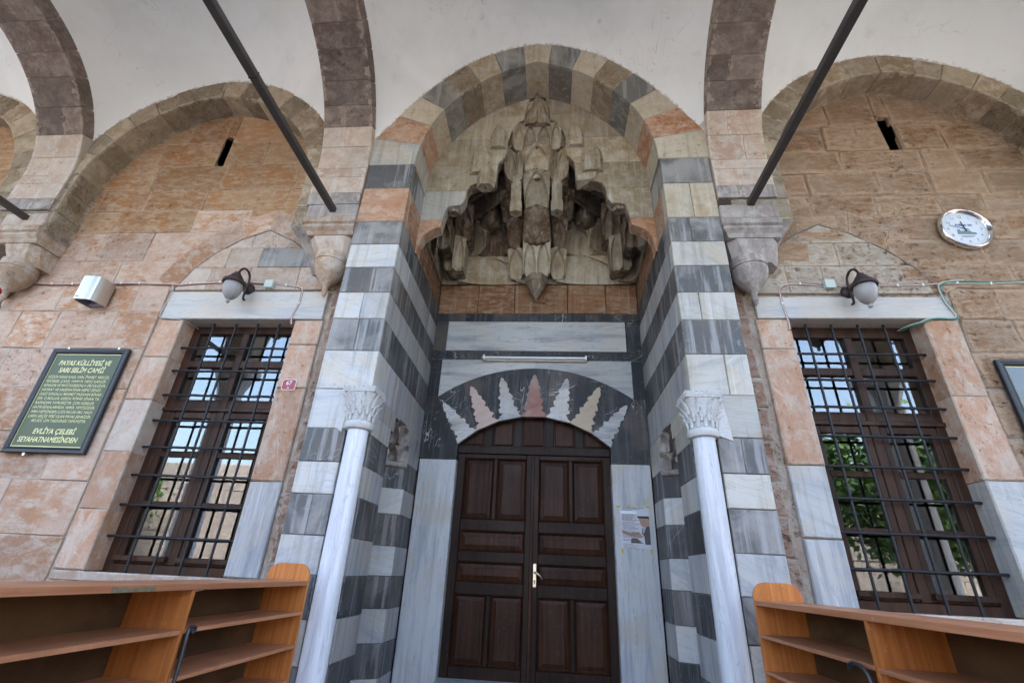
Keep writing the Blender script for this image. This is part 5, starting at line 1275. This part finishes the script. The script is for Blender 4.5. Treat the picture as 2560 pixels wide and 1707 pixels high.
# cables
def cable(pts, mat, label, r=.006, clips=()):
    t = thing('cable', label, 'cable')
    mb = MB(); mb.tube(pts, r, 6, smooth=2); mb.build('strand', mat, t, smooth=True)
    for (x, z) in clips:
        mb = MB(); mb.box(x-.008, x+.008, -1.482, -1.464, z-.014, z+.014, .003); mb.build('clip', 'white_paint', t)
    return t
yc = -1.472
runL = [(-6.1, 3.775), (-5.57, 3.77), (-5.3, 3.764), (-5.08, 3.766), (-4.75, 3.775), (-4.54, 3.771), (-4.286, 3.771), (-4.05, 3.762), (-3.903, 3.76), (-3.82, 3.741), (-3.692, 3.766), (-3.359, 3.78), (-3.1, 3.775), (-2.83, 3.765)]
tailL = [(-2.735, 3.757), (-2.605, 3.740), (-2.46, 3.722), (-2.41, 3.695), (-2.402, 3.60), (-2.405, 3.51), (-2.435, 3.40), (-2.442, 3.33), (-2.425, 3.27)]
cl = [(-5.57, 3.77), (-5.33, 3.766), (-5.08, 3.766), (-4.50, 3.77), (-4.286, 3.770), (-3.692, 3.764), (-3.359, 3.779)]
cable([(x, yc-.004*math.sin(i*2.1), z+.006*math.sin(i*1.7)) for i, (x, z) in enumerate(runL)], 'cable_w', 'white cable clipped along the left wall above the window', clips=cl)
cable([(x, yc+.001, z-.010+.007*math.sin(i*2.3)) for i, (x, z) in enumerate(runL)], 'cable_r', 'red cable running with the white one along the left wall', r=.005)
cable([(x, yc, z) for x, z in tailL], 'cable_w', 'white cable bending down beside the left window head', clips=[(-2.605, 3.74), (-2.403, 3.52)])
cable([(x-.010, yc+.003, z+.010 if i < 2 else z-.004) for i, (x, z) in enumerate(tailL)], 'cable_r', 'red cable bending down beside the left window head', r=.005)
cable([(-3.90, yc, 3.757), (-3.865, yc, 3.70), (-3.858, yc, 3.62), (-3.90, yc, 3.40), (-3.885, yc, 3.343), (-3.75, yc, 3.333), (-3.626, yc, 3.321), (-3.58, -1.40, 3.31), (-3.56, -1.29, 3.30)], 'cable_w', 'thin white cable looping round the left lintel end', r=.004)
runR = [(2.955, 3.71), (3.2, 3.722), (3.302, 3.724), (3.487, 3.719), (3.715, 3.728), (3.876, 3.742), (4.03, 3.746), (4.318, 3.738), (4.62, 3.76), (5.1, 3.77), (5.8, 3.77)]
tailR = [(2.815, 3.718), (2.72, 3.728), (2.603, 3.743), (2.47, 3.738), (2.405, 3.70), (2.392, 3.62), (2.392, 3.50), (2.405, 3.38), (2.412, 3.30), (2.405, 3.24)]
loopR = [(5.8, 3.775), (5.1, 3.777), (4.62, 3.768), (4.318, 3.748), (4.10, 3.766), (3.95, 3.758), (3.86, 3.725), (3.845, 3.65), (3.856, 3.52), (3.89, 3.42), (3.905, 3.37), (3.86, 3.352), (3.75, 3.362), (3.66, 3.355), (3.60, 3.32)]
cable([(x, yc, z) for x, z in runR], 'cable_w', 'white cable clipped along the right wall', clips=[(3.487, 3.72), (3.715, 3.727), (4.026, 3.75), (4.318, 3.742)])
cable([(x, yc+.001, z+.009) for x, z in runR[:6]], 'cable_r', 'red cable from the right lamp to the green loop', r=.005)
cable([(x, yc, z) for x, z in tailR], 'cable_w', 'white cable dropping from the right junction box to the window', clips=[(2.603, 3.743), (2.392, 3.52)])
cable([(x+.008, yc+.002, z+.012 if i < 3 else z-.006) for i, (x, z) in enumerate(tailR)], 'cable_r', 'red cable dropping from the right junction box to the window', r=.005)
cable([(x, yc-.003, z) for x, z in loopR]+[(3.52, -1.40, 3.315), (3.50, -1.29, 3.315)], 'cable_g', 'green cable looping into the right window corner', r=.0075)
cable([(x-.013, yc-.006, z+.010) for x, z in loopR[4:]]+[(3.50, -1.40, 3.325), (3.48, -1.29, 3.325)], 'cable_w', 'white cable following the green loop into the window', r=.0055)

# ------------------------------------------------------------------ shoe shelves
def shoe_shelf(s, xf, xb, ztop, label):
    """runs out from the portal along Y; open side faces the path"""
    t = thing('shoe_shelf', label, 'shelf', 'shoe shelves flanking the entrance path')
    x0, x1 = sorted((xf, xb)); y0, y1 = -4.42, -1.965; th = .020
    fe = FY(y1-.020)
    # rounded end panel near the column
    def endpanel(y):
        c = .085; zt = ztop+.105
        P = [(x0, .0), (x1, .0)]
        for k in range(7): a = math.pi/2*k/6; P.append((x1-c+c*math.cos(a), zt-c+c*math.sin(a)))
        for k in range(7): a = math.pi/2+math.pi/2*k/6; P.append((x0+c+c*math.cos(a), zt-c+c*math.sin(a)))
        return plate(P, FY(y), -.020, 0, 'beech', t, 'end_panel', .001)
    endpanel(y1-.020); endpanel(y0)
    mb = MB(); mb.box(x0, x1, y0+.020, y1-.0205, ztop-.028, ztop, .002); top = mb.build('top_board', 'beech_flat', t)
    xi = x0+.012 if s > 0 else x1-.012
    ys = [y1-.0205, -3.125 if s < 0 else -3.14, y0+.021]
    for yy in (ys[1],):
        mb = MB(); mb.box(min(xf, xb)+.002, max(xf, xb)-.002, yy-.011, yy+.011, 0, ztop-.0285, .002); mb.build('divider', 'beech', t)
    for k, (ya, yb) in enumerate(((ys[1]+.0115, ys[0]), (ys[2], ys[1]-.0115))):
        for zz in (ztop-.185, ztop-.372, ztop-.56, ztop-.75, .08):
            mb = MB(); mb.box(x0+.003, x1-.003, ya, yb, zz-.018-(.004 if k else 0), zz-(.004 if k else 0), .0015); mb.build('shelf_board', 'beech_flat', t)
    mb = MB(); a, b = sorted((xb, xb+(.004 if s < 0 else -.004))); mb.box(a, b, y0+.02, y1-.021, .05, ztop-.029); mb.build('back_panel', 'backboard', t)
    # worn edge: chipped veneer
    r = random.Random(4)
    if s < 0:
        n = 14; P = [(-3.60+.22*k/n, ztop-.028+(.002 if k % 2 else .004)*r.random()) for k in range(n+1)]+[(-3.38-.22*k/n, ztop-.006-.010*r.random()*math.sin(math.pi*min(1, k/n))) for k in range(n+1)]
        plate(P, FXp(xf), -.004, .0014, 'chip', t, 'chipped_veneer')
        P = [(-2.95, ztop-.03)]+[(-2.93+.3*k/10, ztop-.05-.035*abs(math.sin(k*1.3))*(1-k/12)) for k in range(11)]+[(-2.62, ztop-.03)]
        plate(P, FXp(xb+.006), 0, .002, 'paper_white', t, 'torn_paper')
    return t
shoe_shelf(-1, -1.45, -1.75, .998, 'orange beech shoe shelf along the left side of the entrance')
shoe_shelf(1, 1.50, 1.80, 1.018, 'orange beech shoe shelf along the right side of the entrance')
def cane(P, label, r):
    t = thing('shoehorn', label, 'shoehorn'); mb = MB(); mb.tube(P, r, 10, smooth=2); mb.build('rod', 'cane', t, smooth=True)
cane([(-1.432, -3.085, .795), (-1.434, -3.06, .808), (-1.436, -3.075, .822), (-1.434, -3.11, .818), (-1.430, -3.118, .79), (-1.424, -3.12, .70), (-1.410, -3.14, .45), (-1.39, -3.16, .02)], 'long dark shoehorn leaning on the left shelf divider', .008)
cane([(1.47, -3.00, .800), (1.468, -3.01, .822), (1.468, -3.05, .832), (1.470, -3.10, .825), (1.474, -3.135, .79), (1.47, -3.15, .70), (1.45, -3.17, .40), (1.43, -3.18, .02)], 'long dark shoehorn hooked on the right shelf divider', .008)

# ------------------------------------------------------------------ setting around the porch
def ground():
    mb = MB(); n = 1
    i = [mb.vert(p) for p in ((-150, -150, -.15), (150, -150, -.15), (150, 60, -.15), (-150, 60, -.15))]; mb.face(i)
    tag(mb.build('ground', 'paving', None, recalc=False), None, None, None, 'structure')
    mb = MB(); mb.box(-9.6, 9.6, -5.35, -.01, -.14, -.002); tag(mb.build('unseen_dark_porch_floor', 'dark_floor'), None, None, None, 'structure')
ground()
mb = MB(); mb.box(-9.6, 9.6, -5.3, 8.0, 8.25, 8.5); tag(mb.build('roof', 'mortar'), None, None, None, 'structure')
mb = MB()      # prayer hall behind the wall
mb.box(-9.5, 9.5, 7.8, 8.0, 0, 8.25); mb.box(-9.5, -9.3, -1.1, 7.8, 0, 8.25); mb.box(9.3, 9.5, -1.1, 7.8, 0, 8.25); mb.box(-9.3, 9.3, .35, 7.8, .0, .10)
for (a, b) in ((-9.3, -1.36), (1.36, 9.3)): mb.box(a, b, .30, .34, 0, 8.25)
mb.box(-1.36, 1.36, .30, .34, 0, 8.25)
tag(mb.build('prayer_hall', 'room'), None, None, None, 'structure')
mb = MB(); mb.box(6.3, 9.5, YW, -1.2, 0, 7); mb.box(-9.5, -1.9, YW+.02, YW+.28, 6.88, 8.25); mb.box(1.9, 9.5, YW+.02, YW+.28, 6.88, 8.25); mb.box(-1.9, 1.9, YP+.06, YP+.3, 7.38, 8.25)
tag(mb.build('upper_wall', 'mortar'), None, None, None, 'structure')

# front arcade of the porch: behind the viewer, seen only mirrored in the panes
ar = thing('arcade', 'outer arcade of the porch mirrored in the window panes', 'arcade')
fa = FY(-5.15)
piers = [-9.4, -5.76, -2.145, 2.145, 5.76, 9.4]
for a, b in zip(piers[:-1], piers[1:]):
    cxa = (a+b)/2; hw = (b-a)/2-.24
    e = .2; I = arch_pts(cxa, 4.75, hw, e, 0, 1, 0, 20)
    poly = [(a, 4.4), (cxa-hw, 4.4)]+I+[(cxa+hw, 4.4), (b, 4.4), (b, 8.25), (a, 8.25)]
    plate(poly, fa, -.50, 0, 'archstone', ar, 'arcade_arch')
for k, x in enumerate(piers[1:-1]):
    t = thing('porch_column', ['far left', 'left', 'right', 'far right'][k]+' outer porch column mirrored in the panes', 'column', 'outer columns of the porch')
    mb = MB(); mb.lathe([(.30, 0), (.30, .15), (.22, .25), (.20, 3.7), (.24, 3.75), (.21, 3.8)], (x, -4.90, 0), n=24); mb.build('shaft', 'column', t, smooth=True, angle=40)
    mb = MB(); mb.lathe([(.21, 3.8), (.24, 3.95), (.36, 4.25)], (x, -4.90, 0), n=8, a0=math.pi/8, a1=2*math.pi+math.pi/8); mb.box(x-.30, x+.30, -5.20, -4.60, 4.25, 4.4); mb.build('capital', 'column', t)

# courtyard wall and trees, mirrored in the panes
cw = thing('courtyard_wall', 'stone courtyard wall mirrored in the window panes', 'wall')
rw = random.Random(77)
coursed(Fr((0, -17, 0), (-1, 0, 0), (0, 0, 1)), -26, 26, [-.15+.56*k for k in range(10)], [], lambda r, u, z: 'corbel_grey', cw, .3, 1.6, 3.2, .01, .02, rw, ch=.02)
mb = MB(); mb.box(-26, 26, -17.5, -17.05, -.15, 4.9); mb.build('mortar_core', 'mortar', cw)
def tree(x, y, h, cr, label, seed, trunk_h):
    r = random.Random(seed); t = thing('tree', label, 'tree', 'courtyard trees')
    mb = MB(); mb.tube([(x, y, -.15), (x+.1, y, trunk_h*.5), (x-.05, y+.1, trunk_h), (x+.1, y+.1, h*.8)], [.22, .18, .14, .05], 8)
    for k in range(9):
        a = r.uniform(0, 6.28); z = trunk_h*r.uniform(.8, 1.3); l = cr*r.uniform(.6, .95)
        mb.tube([(x, y, z), (x+math.cos(a)*l*.5, y+math.sin(a)*l*.5, z+l*.35), (x+math.cos(a)*l, y+math.sin(a)*l, z+l*.5)], [.07, .05, .02], 6)
    mb.build('trunk', 'bark', t)
    cs = [(r.gauss(0, 1), r.gauss(0, 1), r.gauss(0, 1)) for _ in range(46)]; mb = MB(); zc = trunk_h+(h-trunk_h)*.5
    for c in cs:
        l = math.sqrt(sum(q*q for q in c)); f = r.uniform(.35, 1)/l; c = (x+c[0]*f*cr, y+c[1]*f*cr, zc+c[2]*f*(h-trunk_h)*.55)
        for _ in range(170):
            p = Vector((c[0]+r.gauss(0, .33), c[1]+r.gauss(0, .33), c[2]+r.gauss(0, .26)))
            d = Vector((r.gauss(0, 1), r.gauss(0, 1), r.gauss(-.3, .7))).normalized(); q = d.cross(Vector((r.gauss(0, 1), r.gauss(0, 1), r.gauss(0, 1)))).normalized()
            L = r.uniform(.15, .26); w = L*.30
            mb.face([mb.vert(p), mb.vert(p+d*L*.5+q*w), mb.vert(p+d*L), mb.vert(p+d*L*.5-q*w)])
    mb.build('crown', 'leaf', t, recalc=False)
tree(8.9, -9.6, 4.9, 2.2, 'leafy tree mirrored in the right window', 5, 1.9)
tree(13.5, -13.5, 4.8, 1.9, 'second leafy tree mirrored in the right window', 6, 1.8)
tree(-16.5, -15.0, 4.2, 1.1, 'small tree mirrored in the left window', 9, 2.0)
